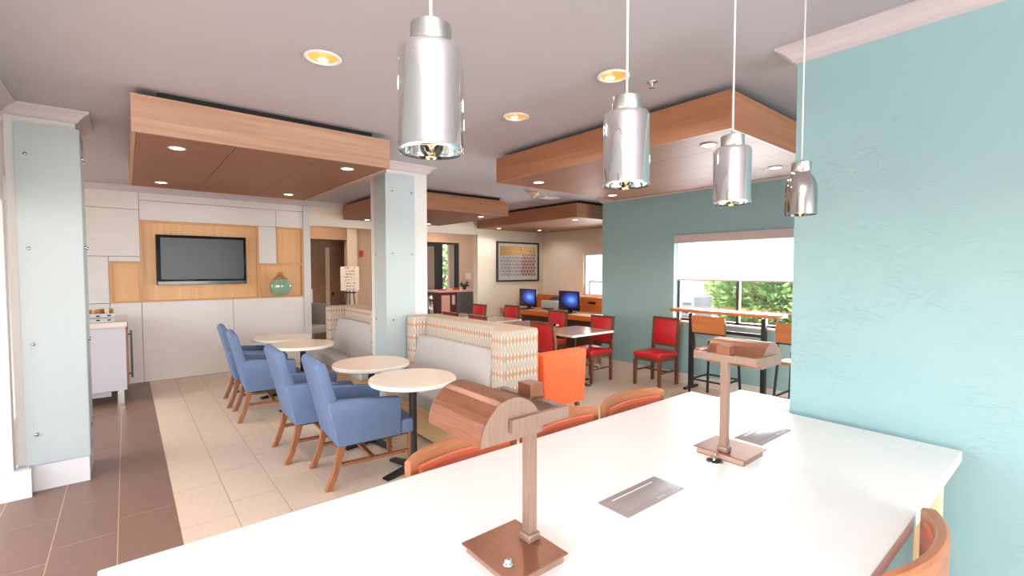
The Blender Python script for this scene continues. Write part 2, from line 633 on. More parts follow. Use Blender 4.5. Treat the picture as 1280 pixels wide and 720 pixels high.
def dup(root, loc, rz, label):
    r = root.copy()
    COL.objects.link(r)
    r.location = loc
    r.rotation_euler = (0, 0, R(rz))
    r['label'] = label
    for ch in list(root.children):
        c = ch.copy()
        COL.objects.link(c)
        c.parent = r
        for g in list(ch.children):
            d = g.copy()
            COL.objects.link(d)
            d.parent = c
    return r


ZC = 2.79
# ================================================================= floor
fl = S_(MB().box(0.223, 6.2, -7, 8.52, -0.06, -0.004).build('floor', 'grout_b'), 'beige tile floor of the dining room')
box('grout_bed', 'grout_n', fl, -3, 0.222, -7, 8.52, -0.06, -0.0012)
box('grout_bed', 'grout_b', fl, 6.2, 8.1, 4.9, 8.52, -0.06, -0.004)
TW, TL, G = 0.3005, 0.611, 0.0035


def tile_mesh(name, wd, ln, m):
    b = MB()
    G = 0.0055 if m == 'brown' else 0.0035
    b.box(G / 2, wd - G / 2, G / 2, ln - G / 2, -0.012, 0.0)
    me = bpy.data.meshes.new(name)
    b.bm.to_mesh(me)
    b.bm.free()
    me.materials.append(M[m])
    return me


_tm = {}


def lay(name, m, x, y, wd, ln):
    key = (m, round(wd, 3), round(ln, 3))
    if key not in _tm:
        _tm[key] = tile_mesh(name, wd, ln, m)
    o = bpy.data.objects.new(name, _tm[key])
    o.location = (x, y, 0)
    COL.objects.link(o)
    o.parent = fl


def lane(name, m, x, wd, y_joint, ylo, yhi):
    y = y_joint - math.ceil((y_joint - ylo) / TL) * TL
    while y < yhi - 0.02:
        a, b = max(y, ylo), min(y + TL, yhi)
        if b - a > 0.02:
            lay(name, m, x, a, wd, b - a)
        y += TL


for k in range(20):
    x = 0.223 + k * TW
    lane('beige_tile', 'beige', x, min(TW, 6.2 - x), 3.516 + (k % 3) * 0.204, 1.2, 8.505)
for k in range(1, 5):
    lane('brown_tile', 'brown', 0.223 - k * TW, TW, 3.930 - (k % 2 == 0) * 0.19 - (k == 3) * 0.35, 1.6, 8.505)

# ================================================================= ceiling
S_(box('ceiling', 'ceiling', None, -3.2, 8.3, -7, 13.5, ZC, ZC + 0.1), 'mauve grey painted ceiling')


def crown_sec(h=0.085, p=0.085):
    # (outward, z) section under the ceiling, cove with two fillets
    return [(0, ZC - 0.001), (p, ZC - 0.001), (p, ZC - 0.014), (p * 0.80, ZC - 0.024), (p * 0.52, ZC - 0.042), (p * 0.34, ZC - 0.060), (p * 0.26, ZC - 0.066), (p * 0.26, ZC - 0.072), (p * 0.10, ZC - h + 0.004), (0, ZC - h)]


def crown_run(parent, corners, name='crown_moulding', closed=False):
    """crown along plan CORNERS [(x,y,nx,ny)], the outward normal scaled at mitres"""
    return MB().sweep(corners, crown_sec(), closed).build(name, 'crown', parent)


# ================================================================= near right wall (pale teal)
XW = 2.77
wr = S_(box('wall_right', 'teal', None, XW, XW + 0.14, -7, 0.99, 0, ZC), 'pale teal trowelled partition wall beside the white table')
crown_run(wr, [(XW, -7, -1, 0), (XW, 0.99, -1, 1), (XW + 0.14, 0.99, 1, 1), (XW + 0.14, -7, 1, 0)])
S_(MB().box(XW - 0.015, XW, -7, 0.99, 0, 0.13).build('baseboard_right', 'base'))

# ================================================================= window wall (teal)
X2 = 6.12
WY0, WY1, WZ0, WZ1 = 1.55, 3.755, 0.865, 2.105
b = MB()
b.box(X2, X2 + 0.2, -7, WY0, 0, ZC).box(X2, X2 + 0.2, WY1, 5.08, 0, ZC).box(X2, X2 + 0.2, WY0, WY1, 0, WZ0).box(X2, X2 + 0.2, WY0, WY1, WZ1, ZC)
b.box(X2 + 0.2, 8.0, 4.93, 5.08, 0, ZC)
ww = S_(b.build('wall_window', 'teal2'), 'teal wall with the shaded window')
crown_run(ww, [(X2, -7, -1, 0), (X2, 5.08, -1, 1), (8.0, 5.08, 0, 1)])
S_(MB().box(X2 - 0.016, X2, -7, 5.096, 0, 0.14).box(X2 - 0.016, 8.0, 5.08, 5.096, 0, 0.14).build('baseboard_window', 'base_cream'))
wn = structure('window_1', 'two pane bronze window half covered by a white roller shade')
fx0, fx1 = X2 + 0.10, X2 + 0.15
for a in ((WY0, WY0 + .04, WZ0, WZ1), (WY1 - .04, WY1, WZ0, WZ1), (WY0, WY1, WZ0, WZ0 + .05), (WY0, WY1, WZ1 - .05, WZ1), (2.86, 2.90, WZ0, WZ1)):
    box('window_frame', 'alu', wn, fx0, fx1, *a)
box('pane', 'glass', wn, X2 + .12, X2 + .126, WY0 + .04, 2.86, WZ0 + .05, WZ1 - .05)
box('pane', 'glass', wn, X2 + .12, X2 + .126, 2.90, WY1 - .04, WZ0 + .05, WZ1 - .05)
box('sill', 'base_cream', wn, X2 - 0.02, X2 + .10, WY0, WY1, WZ0 - .001, WZ0 + 0.02)
rs = thing('roller_shade', 'white roller shade pulled halfway down the window in the teal wall', 'window shade', (X2 + 0.03, 2.65, WZ1))
box('valance', 'valance', rs, -0.06, 0.05, WY0 - 2.65 + .01, WY1 - 2.65 - .01, -0.11, 0.0)
box('shade_cloth', 'shade', rs, 0.008, 0.011, WY0 - 2.65 + .02, WY1 - 2.65 - .03, -0.63, -0.10)
box('hem_bar', 'valance', rs, 0.004, 0.016, WY0 - 2.65 + .02, WY1 - 2.65 - .03, -0.645, -0.625)

# ================================================================= far side wall, back wall
X3 = 8.0
b = MB()
b.box(X3, X3 + 0.15, 4.93, 5.5, 0, ZC).box(X3, X3 + 0.15, 7.19, 8.6, 0, ZC).box(X3, X3 + 0.15, 5.5, 7.19, 0, 1.03).box(X3, X3 + 0.15, 5.5, 7.19, 1.97, ZC)
ws = S_(b.build('wall_side', 'cream'), 'cream side wall with the small window behind the computers')
w2 = structure('window_2', 'small bright window above the orange computer desk')
for a in ((5.5, 5.54, 1.03, 1.97), (7.15, 7.19, 1.03, 1.97), (5.54, 7.15, 1.03, 1.07), (5.54, 7.15, 1.93, 1.97), (5.54, 7.06, 1.33, 1.36), (7.03, 7.06, 1.07, 1.36)):
    box('window_frame', 'white' if a[1] > 7.1 or a[0] < 5.54 else 'alu', w2, X3 + .05, X3 + .09, *a)
box('pane', 'glass', w2, X3 + .066, X3 + .072, 5.54, 7.15, 1.07, 1.93)
OX0, OX1, OZ = 2.476, 6.02, 2.375
Y3 = 8.511
b = MB()
b.box(OX1, X3 + 0.15, Y3, Y3 + 0.14, 0, ZC).box(OX0, OX1, Y3, Y3 + 0.14, OZ, ZC)
wb = S_(b.build('wall_back', 'cream'), 'cream back wall with the wide opening and framed print')
crown_run(wb, [(OX0 - 3.6, Y3, 0, -1), (X3, Y3, -1, -1), (X3, 5.08, -1, 0)])
S_(MB().box(OX1, X3, Y3 - .015, Y3, 0, .13).box(X3 - .015, X3, 5.1, Y3, 0, .13).build('baseboard_back', 'base_cream'))
S_(MB().box(OX0 - .115, OX0, Y3 - .02, Y3 + .14, 0, 2.70).build('trim_1', 'white'), 'white post beside the television wall')
S_(MB().box(OX1 - .012, OX1 + .09, Y3 - .015, Y3 + .15, 0, OZ + .06).build('trim_2', 'cream'), 'pale casing at the right of the wide opening')

# ================================================================= television wall
tw = S_(MB().box(-3, OX0 - .115, Y3 + .10, Y3 + .2, 0, ZC).build('wall_television', 'white'), 'white panelled wall with birch recesses and a television')
TY0, TY1 = Y3, Y3 + 0.10
XR = 2.39
g = 0.003
whites = [
    (-3.0, -1.2, 0, ZC), (-1.2, -0.18, 0, 1.150), (-1.2, -0.18, 1.150, 1.80), (-1.2, 0.165, 1.80, 2.463), (-1.2, 0.165, 2.463, ZC),
    (-0.18, 0.165, 0, 1.150), (-0.18, 0.165, 1.728, 1.80), (0.165, 1.30, 0, 1.150), (1.30, XR, 0, 1.150),
    (0.165, 1.94, 2.318, 2.60), (1.94, XR, 2.318, 2.60), (0.165, XR, 2.60, ZC), (1.675, 1.94, 1.712, 2.318),
]
for x0, x1, z0, z1 in whites:
    box('white_panel', 'tvpanel', tw, x0 + g, min(x1, 2.36) - g, TY0, TY1, z0 + g, z1 - g)
for x0, x1, z0, z1, dep in ((0.165, 1.675, 1.150, 2.318, .045), (1.94, XR - .03, 1.712, 2.318, .045), (1.675, XR - .03, 1.150, 1.712, .07), (-0.18, 0.165, 1.150, 1.728, .03)):
    p = box('birch_panel', 'birch', tw, x0, x1, TY0 + dep, TY1 + .01, z0, z1)
    t = 0.028
    for a in ((x0, x0 + t, z0, z1), (x1 - t, x1, z0, z1), (x0 + t, x1 - t, z1 - t, z1), (x0 + t, x1 - t, z0, z0 + t * .8)):
        MB().box(a[0], a[1], TY0 - .002, TY0 + dep, a[2], a[3]).build('birch_edging', 'birch_trim', p)

tv = thing('television', 'black flat television mounted on the birch panel', 'television', (0.915, Y3 + .04, 1.756))
box('mount', 'plastic', tv, -.2, .2, -.02, .004, -.15, .15)
MB().box(-.574, .574, -.075, -.02, -.366, .366, bev=.008).build('housing', 'tvbezel', tv, 40)
box('screen', 'tvscreen', tv, -.52, .535, -.0775, -.07, -.285, .325)
box('speaker_strip', 'tvbezel', tv, -.56, .56, -.078, -.07, -.36, -.315)

vs = thing('glass_vase', 'round green and amber glass vase in the birch niche', 'vase', (2.0, Y3 + .005, 1.175))
prof = [(.05, 0), (.10, .015), (.148, .07), (.167, .14), (.162, .19), (.142, .245), (.110, .285)]
vgreen = mat('vase_green', (132, 164, 138), 0.1, coat=0.6)
vamber = mat('vase_amber', (166, 110, 48), 0.1, coat=0.6)
MB().lathe(prof, seg=32, scale=(1, .38, 1)).build('body', vgreen, vs)
MB().lathe([(.1105, .2845), (.075, .315), (.052, .345), (.040, .375), (.046, .395)], seg=32, scale=(1, .38, 1)).build('neck', vamber, vs)

# ================================================================= columns with glass panels
def column(name, x0, x1, y0, y1, label, pf, ps, side, bolts_front, bolts_side):
    c = S_(box(name, 'white', None, x0, x1, y0, y1, 0, ZC), label)
    sgn = 1 if side > 0 else -1
    crown_run(c, [(x0, y0, -1, -1), (x1, y0, 1, -1), (x1, y1, 1, 1), (x0, y1, -1, 1)], closed=True)
    box('baseboard', 'base', c, x0 - .015, x1 + .015, y0 - .015, y1 + .015, 0, .19)
    p = box('glass_panel', 'frost', c, pf[0], pf[1], y0 - .024, y0 - .014, .195, 2.66)
    xs = x1 if side > 0 else x0
    q = box('glass_panel', 'frost', c, min(xs + sgn * .014, xs + sgn * .024), max(xs + sgn * .014, xs + sgn * .024), ps[0], ps[1], .195, 2.66)
    for (x, z) in bolts_front:
        o = MB().lathe([(.0, -.034), (.012, -.034), (.012, .02)], seg=12, cap=False).build('standoff_bolt', 'steel', p)
        o.rotation_euler = (R(-90), 0, 0)
        o.location = (x, y0 - .002, z)
    for (y, z) in bolts_side:
        o = MB().lathe([(.0, -.034), (.012, -.034), (.012, .02)], seg=12, cap=False).build('standoff_bolt', 'steel', q)
        o.rotation_euler = (0, R(-90 * sgn), 0)
        o.location = (xs + sgn * .002, y, z)
    return c


bz = (2.47, 1.79, 1.06, .40)
column('wall_column_left', -.635, -.266, 4.82, 5.26, 'white column with frosted glass panel at the left edge', (-.585, -.246), (4.806, 5.20), 1,
       [(-.53, z) for z in (2.44, 1.77, 1.08, .42)], [(y, z) for y in (4.93, 5.12) for z in bz])
column('wall_column', 2.21, 2.70, 4.83, 5.26, 'white column with frosted glass panels in mid room', (2.184, 2.53), (4.816, 5.12), -1,
       [(2.49, z) for z in bz] + [(2.26, z) for z in bz], [(5.07, z) for z in bz])

# left wall: header running towards the camera above a low white pier
wl = S_(MB().box(-.85, -.645, -7, 4.80, 2.10, ZC).box(-3.0, -.645, 4.735, 4.83, 0, 2.10).build('wall_left', 'white'), 'white wall and header at the left edge')
crown_run(wl, [(-.645, -7, 1, 0), (-.645, 4.735, 1, 0)])
S_(MB().box(-3.0, -.555, 4.70, 4.735, 0, .20).box(-.645, -.570, 4.735, 4.80, 0, .20).build('baseboard_left', 'base'))

# ================================================================= hall beyond the opening
HY = 11.2
S_(box('wall_hall', 'hallbrown', None, 2.1, 4.72, HY, HY + .12, 0, ZC), 'tan wall at the end of the hall')
S_(box('wall_hall_left', 'halldark', None, 2.1, 2.2, Y3 + .22, HY, 0, ZC), 'grey side wall of the hall')
S_(box('wall_hall_pillar', 'hallpale', None, 3.78, 4.00, 10.3, 10.5, 0, ZC), 'pale pillar behind the easel')
S_(MB().box(4.0, 4.37, 10.42, 10.54, 0, ZC).box(4.47, 4.72, 10.42, 10.54, 0, ZC).box(4.37, 4.47, 10.42, 10.54, 2.12, ZC).build('wall_hall_middle', 'hallwall'), 'tan wall with the fire alarm behind the easel')
d3 = structure('door_3', 'dark edge of a door beside the column')
box('door_leaf', 'plastic', d3, 4.37, 4.47, 10.45, 10.50, 0.005, 2.12)
S_(box('trim_3', 'hallbrown', None, 2.2, 3.78, 10.3, 10.5, 2.26, ZC), 'tan beam across the hall')
S_(box('floor_hall', 'hallfloor', None, 2.1, 8.15, 8.52, 13.5, -.06, -.001), 'dark hall carpet')
d1 = structure('door_1', 'wooden hall door with a pale frame')
box('door_leaf', 'halldoor', d1, 3.66, 4.46, HY - .05, HY - .01, 0.005, 2.04)
box('door_frame', 'hallpale', d1, 3.57, 3.66, HY - .07, HY, 0, 2.12)
box('door_frame', 'halldoor', d1, 3.66, 4.46, HY - .07, HY, 2.04, 2.12)
MB().lathe([(.012, 0), (.012, .04), (.03, .05), (.03, .08), (.015, .09)], seg=16).build('door_handle', 'iron', d1).location = (3.74, HY - .05, 1.0)
d1.children[-1].rotation_euler = (R(90), 0, 0)
# right of the hall: angled glazed entry in a black frame, pale wall
S_(box('wall_hall_right', 'hallwall', None, 6.82, 8.15, 10.5, 10.62, 0, ZC), 'tan wall behind the lobby console')
S_(box('wall_hall_entry', 'hallwall', None, 4.72, 6.82, 10.5, 10.6, 2.31, ZC), 'wall above the black framed entry')
d2 = structure('door_2', 'black framed glazed entry at the end of the lobby')
for a in ((4.72, 4.80, 0, 2.31), (5.46, 5.58, 0, 2.31), (6.12, 6.32, 0, 2.31), (6.72, 6.82, 0, 2.31), (4.80, 5.46, 2.2, 2.31), (5.58, 6.12, 2.2, 2.31), (6.32, 6.72, 2.26, 2.31), (5.58, 6.12, .0, .25), (5.58, 6.12, 1.0, 1.1), (4.80, 5.46, 0, .25), (6.32, 6.72, 0, .2)):
    box('door_frame', 'plastic', d2, a[0], a[1], 10.5, 10.58, a[2], a[3])
for a in ((4.80, 5.46, .25, 2.2), (5.58, 6.12, .25, 1.0), (5.58, 6.12, 1.1, 2.2), (6.32, 6.72, .2, 2.26)):
    box('pane', 'glass', d2, a[0], a[1], 10.535, 10.545, a[2], a[3])
S_(MB().box(5.4, 6.74, 11.4, 11.5, 0, 2.6).box(7.08, 8.3, 11.4, 11.5, 0, 2.6).build('wall_vestibule', 'hallpale'), 'pale vestibule walls seen through the entry')

ea = thing('easel', 'black tripod easel standing by the pale pillar', 'easel', (3.62, 9.75, 0), -18)
for p, q in (((-.17, -.05, 0), (-.03, .05, 1.62)), ((.17, -.05, 0), (.03, .05, 1.62)), ((0, .40, 0), (0, .07, 1.6))):
    MB().bar(p, q, .022, .022).build('leg', 'iron', ea)
MB().bar((-.12, -.015, 1.13), (.12, -.015, 1.13), .03, .02).build('ledge', 'iron', ea)
MB().bar((-.14, -.03, .80), (.14, -.03, .80), .018, .018).build('brace', 'iron', ea)
ec = tag(MB().box(-.15, .15, -.006, .006, -.25, .25).build('poster_board', script_print('lettered_card')), 'white lettered poster board resting on the black easel', 'poster')
ec.location = (3.60, 9.69, 1.425)
ec.scale = (1.22, 1, 1)
ec.rotation_euler = (R(-6), 0, R(-18))
fa = tag(box('fire_alarm', 'red', None, 4.10, 4.17, 10.38, 10.42, 1.90, 2.04), 'small red fire alarm on the tan hall wall', 'alarm')
lc = thing('lounge_chair', 'grey upholstered lounge chair in the hall beside the white post', 'chair', (2.95, 10.2, 0), -60)
MB().box(-.28, .28, -.28, .25, .30, .46, bev=.03).build('seat', mat('hall_chair_fabric', (150, 140, 130), .9), lc, 40)
MB().box(-.28, .28, .17, .28, .40, .90, bev=.03).build('backrest', mat('hall_chair_fabric', (150, 140, 130), .9), lc, 40)
for sx in (-.22, .22):
    for sy in (-.2, .2):
        MB().bar((sx * 1.1, sy * 1.1, 0), (sx, sy, .31), .03, .03).build('leg', 'leg_d', lc)
st = thing('display_stand', 'white framed display with a small violet screen in the hall', 'display', (3.02, 10.85, 0))
box('panel', 'white', st, -.17, .17, -.03, .03, 0, 1.18, bev=.01)
box('screen', mat('violet_screen', (90, 60, 210), .3, emit=(110, 70, 255), estr=1.2), st, -.12, -.04, -.035, -.03, .92, 1.06)

cn = thing('console_counter', 'grey and dark red lobby counter with posters on its front', 'counter', (5.80, 9.55, 0))
box('side_panel', mat('charcoal_panel', (88, 84, 84), .6), cn, .14, .60, -.30, .30, 0, 1.09)
box('front_panel', mat('dark_red_panel', (86, 34, 30), .6), cn, -.34, .14, -.27, .30, 0, 1.09)
box('worktop', mat('pink_stone_top', (214, 176, 168), .35), cn, -.36, .63, -.33, .33, 1.09, 1.13)
pk = mat('pale_pink_sheet', (226, 168, 158), .7)
for x0, x1, z0, z1 in ((-.25, -.03, .42, 1.02), (.03, .11, .80, 1.02)):
    box('notice', pk, cn, x0, x1, -.276, -.27, z0, z1)
pl = thing('potted_plant', 'small dark leafy plant on the lobby counter', 'plant', (6.27, 9.42, 1.13))
MB().lathe([(.035, 0), (.05, .07)], seg=14).build('pot', 'plastic', pl)
b = MB()
for i in range(16):
    a = i * 2.4
    L = .08 + .05 * random.random()
    b.bar((0, 0, .07), (L * math.cos(a), L * math.sin(a), .10 + .10 * random.random()), .03, .006)
lf = b.build('foliage', mat('dark_leaf', (52, 64, 52), .6), pl)
lf['kind'] = 'stuff'
for i in range(3):
    tag(box('leaflet_stack', pk if i % 2 else 'red', None, 5.57 + i * .19, 5.71 + i * .19, 9.35, 9.46, 1.13, 1.16 + .01 * i),
        ['flat red leaflet pile at the left on the lobby counter', 'pink leaflet pile in the middle of the lobby counter', 'taller red leaflet pile next to the plant on the lobby counter'][i], 'leaflets', 'leaflet piles on the lobby counter')
tp = thing('steel_post', 'round steel ash post with a domed top beside the lobby counter', 'post', (5.32, 9.35, 0))
MB().cyl((0, 0), .06, 0, .92).build('tube', 'steel', tp)
MB().lathe([(.06, .92), (.058, .97), (.04, 1.01), (0.001, 1.03)], seg=20).build('dome', 'chrome', tp)
tag(box('thermostat', 'hallpale', None, 7.0, 7.18, 10.47, 10.5, 1.35, 1.52), 'pale thermostat box on the tan lobby wall', 'thermostat')

# ================================================================= framed print
pf = thing('framed_print', 'square abstract print of ochre and plum cells in a black frame', 'picture', (6.53, Y3, 1.327))
PW, PH = 1.305, .931
for a in ((0, .04, 0, PH), (PW - .04, PW, 0, PH), (.04, PW - .04, 0, .04), (.04, PW - .04, PH - .04, PH)):
    box('frame', mat('black_frame', (40, 36, 36), .35), pf, a[0], a[1], -.035, -.001, a[2], a[3])
box('mat_board', 'tvwhite', pf, .04, PW - .04, -.015, -.001, .04, PH - .04)
pr_ = MB().box(0, 1.08, -.004, 0, 0, .70).build('print', art_print('cell_art'), pf)
pr_.location = (.11, -.016, .13)
box('glazing', 'glass', pf, .04, PW - .04, -.026, -.023, .04, PH - .04)

# ================================================================= ceiling canopies
def downlight(kind, x, y, z, label, group):
    if kind == 'can':
        t = thing('recessed_downlight', label, 'light', (x, y, z), 0, group)
        MB().lathe([(.086, 0), (.098, -.004), (.100, -.010), (.082, -.012), (.074, -.006), (.074, 0)], seg=36, cap=False).build('trim_ring', 'trimring', t)
        MB().lathe([(.074, -.004), (.072, -.001)], seg=36, cap=False).build('lip', 'trimring', t)
        MB().lathe([(.073, -.006), (.071, -.0045), (.035, -.003), (.0005, -.003)], seg=36, cap=False).build('reflector', 'goldcone', t)
        MB().lathe([(.0005, -.0065), (.022, -.0065), (.026, -.0045)], (.012, .034, 0), seg=20, cap=False).build('lamp', 'lampglow', t)
        e, col = 16, (1, .93, .84)
    else:
        t = thing('canopy_downlight', label, 'light', (x, y, z), 0, group)
        MB().lathe([(.046, 0), (.056, -.003), (.058, -.008), (.044, -.009), (.044, -.003)], seg=28, cap=False).build('trim_ring', 'trimring', t)
        MB().lathe([(.0005, -.006), (.044, -.006), (.044, -.003)], seg=28, cap=False).build('lens', 'lampglow', t)
        e, col = 17, (1, .93, .84)
    l = bpy.data.lights.new('downlight_beam', 'SPOT')
    l.energy = e
    l.color = col
    l.spot_size = R(160)
    l.spot_blend = .5
    l.shadow_soft_size = .05
    lo = bpy.data.objects.new('downlight_beam', l)
    lo.location = (0, 0, -.02)
    COL.objects.link(lo)
    lo.parent = t
    return t


def canopy(x0, x1, y0, y1, label, cuts, lights, setback=.14, pale=''):
    zb, zt, th = 2.5, 2.742, .022
    c = thing('ceiling_canopy', label, 'ceiling canopy', ((x0 + x1) / 2, (y0 + y1) / 2, zb), 0, 'oak canopies hung under the ceiling')
    cx, cy = (x0 + x1) / 2, (y0 + y1) / 2

    def B(n, m, a0, a1, b0, b1, z0, z1):
        return MB().box(a0 - cx, a1 - cx, b0 - cy, b1 - cy, z0 - zb, z1 - zb).build(n, m, c)
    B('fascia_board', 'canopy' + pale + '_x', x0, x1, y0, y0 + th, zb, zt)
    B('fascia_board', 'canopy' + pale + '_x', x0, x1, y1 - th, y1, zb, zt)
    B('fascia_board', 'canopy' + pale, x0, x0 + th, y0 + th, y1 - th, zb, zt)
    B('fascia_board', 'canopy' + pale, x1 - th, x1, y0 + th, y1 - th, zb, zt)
    xs = [x0 + th] + cuts + [x1 - th]
    for a, b_ in zip(xs[:-1], xs[1:]):
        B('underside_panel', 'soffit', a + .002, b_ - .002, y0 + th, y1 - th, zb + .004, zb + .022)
    B('mounting_box', 'black', x0 + setback, x1 - setback, y0 + .055, y1 - .055, zt - .05, ZC)
    for (x, y, lb) in lights:
        downlight('small', x, y, zb + .004, lb, 'small lit downlights in the oak canopies')
    return c


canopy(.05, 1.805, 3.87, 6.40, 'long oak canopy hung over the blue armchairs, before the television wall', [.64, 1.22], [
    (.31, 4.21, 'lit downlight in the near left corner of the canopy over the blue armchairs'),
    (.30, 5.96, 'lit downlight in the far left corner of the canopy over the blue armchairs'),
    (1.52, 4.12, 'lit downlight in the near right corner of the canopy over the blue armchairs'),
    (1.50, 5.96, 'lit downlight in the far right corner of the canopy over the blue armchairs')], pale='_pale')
canopy(2.935, 4.85, 1.42, 3.82, 'wide oak canopy behind the pendant lamps, nearest the teal window wall', [3.40, 3.88, 4.36], [
    (3.21, 1.71, 'lit downlight under the near corner of the canopy behind the pendants'),
    (4.365, 1.72, 'lit downlight nearest the teal partition under the canopy behind the pendants'),
    (3.25, 3.53, 'lit downlight at the far left corner of the canopy behind the pendants'),
    (4.49, 3.58, 'lit downlight beside the teal window wall under the canopy behind the pendants')])
canopy(3.0, 4.94, 6.10, 8.36, 'oak canopy partly hidden behind the mid room column', [3.65, 4.3], [
    (4.63, 6.45, 'lit downlight at the right corner of the canopy behind the column'),
    (3.34, 8.12, 'lit downlight left of the column under the far canopy'),
    (4.57, 8.12, 'lit downlight right of the column at the far edge of its canopy')])
canopy(5.90, 7.85, 5.45, 8.36, 'dark oak canopy over the computer desk by the framed print', [6.55, 7.2], [
    (6.24, 8.03, 'lit downlight above the framed print in the canopy over the computers'),
    (6.18, 5.75, 'lit downlight in the near corner of the canopy over the computers'),
    (7.27, 7.86, 'lit downlight above the monitors in the canopy over the computers')])
downlight('can', .868, 2.696, ZC, 'gold lined recessed ceiling downlight left of the pendant lamps', 'gold lined recessed downlights')
downlight('can', 2.30, 1.836, ZC, 'gold lined recessed ceiling downlight behind the second pendant cord', 'gold lined recessed downlights')
downlight('can', 2.332, 2.786, ZC, 'gold lined recessed ceiling downlight between the two nearest pendants', 'gold lined recessed downlights')
sk = thing('sprinkler_head', 'chrome sprinkler head on the ceiling near the second pendant', 'sprinkler', (2.564, 1.743, ZC))
MB().lathe([(.034, 0), (.034, -.006), (.012, -.010), (.010, -.022)], seg=20).build('escutcheon', 'chrome', sk)
MB().lathe([(.006, -.022), (.006, -.036), (.018, -.037), (.018, -.040)], seg=14).build('deflector', 'chrome', sk)
sd = thing('smoke_detector', 'cream cone shaped smoke detector on the ceiling beyond the wide canopy', 'smoke detector', (4.79, 5.31, ZC))
MB().lathe([(.075, 0), (.075, -.03), (.045, -.055)], seg=22).build('base_ring', mat('aged_cream', (236, 212, 160), .5), sd)
MB().lathe([(.034, -.055), (.034, -.085), (.02, -.09)], seg=18).build('sensor', 'white', sd)
av = thing('air_vent', 'flat white slotted air vent on the ceiling beyond the smoke detector', 'vent', (5.35, 5.56, ZC))
box('frame', 'white', av, -.17, .17, -.10, .10, -.010, 0)
for i in range(4):
    box('slat', 'trimring', av, -.15, .15, -.075 + i * .045, -.055 + i * .045, -.018, -.010)

# ================================================================= communal table
ct = thing('communal_table', 'long white quartz communal table with lamps and power plates', 'table', (1.305, .917, 0), -.6)
MB().box(-1.385, 1.365, -.608, .612, .822, .868, bev=.004).build('tabletop', 'top', ct, 40)
wleg = wood('cream_wood', (236, 214, 172), (222, 196, 150), 'z', .5)
for sx in (-1.30, 1.30):
    for sy in (-.52, .52):
        MB().box(sx - .04, sx + .04, sy - .04, sy + .04, 0, .822, bev=.004).build('leg', wleg, ct, 40)
for sy in (-.46, .46):
    box('apron', 'cab', ct, -1.26, 1.26, sy - .012, sy + .012, .70, .822)
for sx in (-1.30, 1.30):
    box('apron', 'cab', ct, sx - .012, sx + .012, -.48, .48, .70, .822)


def outlet(x, y, label):
    t = thing('power_plate', label, 'outlet', (x, y, .868), -.6, 'flush power plates in the white table')
    MB().box(-.153, .153, -.060, .060, 0, .003, bev=.0012).build('plate', 'plate', t, 40)
    MB().box(-.118, .110, -.036, .036, .003, .0045, bev=.0006).build('lid', 'plate', t, 40)
    MB().box(-.112, .104, .033, .036, .0045, .0056).build('hinge', 'cord', t)
    MB().box(.02, .06, -.052, -.040, .003, .0045).build('latch', 'grey_plastic', t)
    return t


outlet(1.308, .908, 'flush metal power plate between the two copper lamps')
outlet(2.232, .905, 'flush metal power plate beyond the second copper lamp')

gr = thing('cord_grommet', 'small chrome cord grommet in the table by the second lamp', 'grommet', (1.765, .895, .868))
MB().lathe([(.024, 0), (.028, .003), (.030, .004), (.032, .002), (.032, 0)], seg=26, cap=False).build('ring', 'chrome', gr)
MB().lathe([(.001, .0012), (.024, .0012)], seg=20, cap=False).build('well', 'iron', gr)
MB().tube([(-.006, 0, .002), (.006, .004, .012), (.022, .006, .022), (.040, .004, .024)], .0045).build('cord_plug', 'steel', gr)


def desk_lamp(x, y, rz, label):
    t = thing('desk_lamp', label, 'lamp', (x, y, .868), rz, 'copper table lamps on the white table')
    # local: pole at (0,0); base towards -x ; shade towards -x ; axis of shade along y
    MB().prism([(-.140, 0), (.026, 0), (.030, .006), (.026, .024), (-.140, .024), (-.144, .006)], 'y', -.100, .090).build('base_block', 'copper_l', t)
    MB().box(-.152, .034, -.110, .100, .024, .028).build('base_plate', 'copper', t)
    MB().box(-.021, .021, -.021, .021, .028, .050, bev=.004).build('collar', 'copper_l', t, 40)
    MB().box(-.014, .014, -.014, .014, .05, .420, bev=.001).build('pole', 'copper_l', t)
    MB().box(-.020, .026, -.026, .026, .418, .454, bev=.002).build('pole_cap', 'copper', t)
    MB().box(-.006, .016, -.118, .118, .388, .416).build('rear_rail', 'copper_l', t)
    for s in (-1, 1):
        MB().box(-.165, .016, s * .122 - .005, s * .122 + .005, .386, .416).build('side_arm', 'copper_l', t)
    # half round hood
    n = 18
    ra, rb, cx, cz = .090, .086, -.150, .366
    outer, inner = [], []
    for i in range(n + 1):
        a = math.pi * i / n
        k = 1.0
        outer.append((cx + ra * math.cos(a), cz + (ra + .006) * math.sin(a) * k))
        inner.append((cx + (ra - .003) * math.cos(a), cz + (ra + .003) * math.sin(a) * k))
    MB().prism(outer + inner[::-1], 'y', -.112, .112).build('hood', 'copper', t)
    for s in (-1, 1):
        MB().prism([(p[0] * 1.0, p[1]) for p in outer], 'y', s * .112 - .003, s * .112 + .003).build('end_cap', 'copper_l', t)
    MB().tube([(-.146, -.10, .374), (-.146, .10, .374)], .012, 10).build('lamp_tube', 'white', t)
    MB().lathe([(.014, .028), (.014, .032), (.009, .034), (.009, .041), (.004, .045)], (-.115, -.05, 0), 16).build('switch', 'chrome', t)
    return t


desk_lamp(.822, .925, 0, 'copper table lamp with half round hood, first on the white table')
desk_lamp(1.826, .888, 180, 'copper table lamp beyond the first, beside the cord grommet')


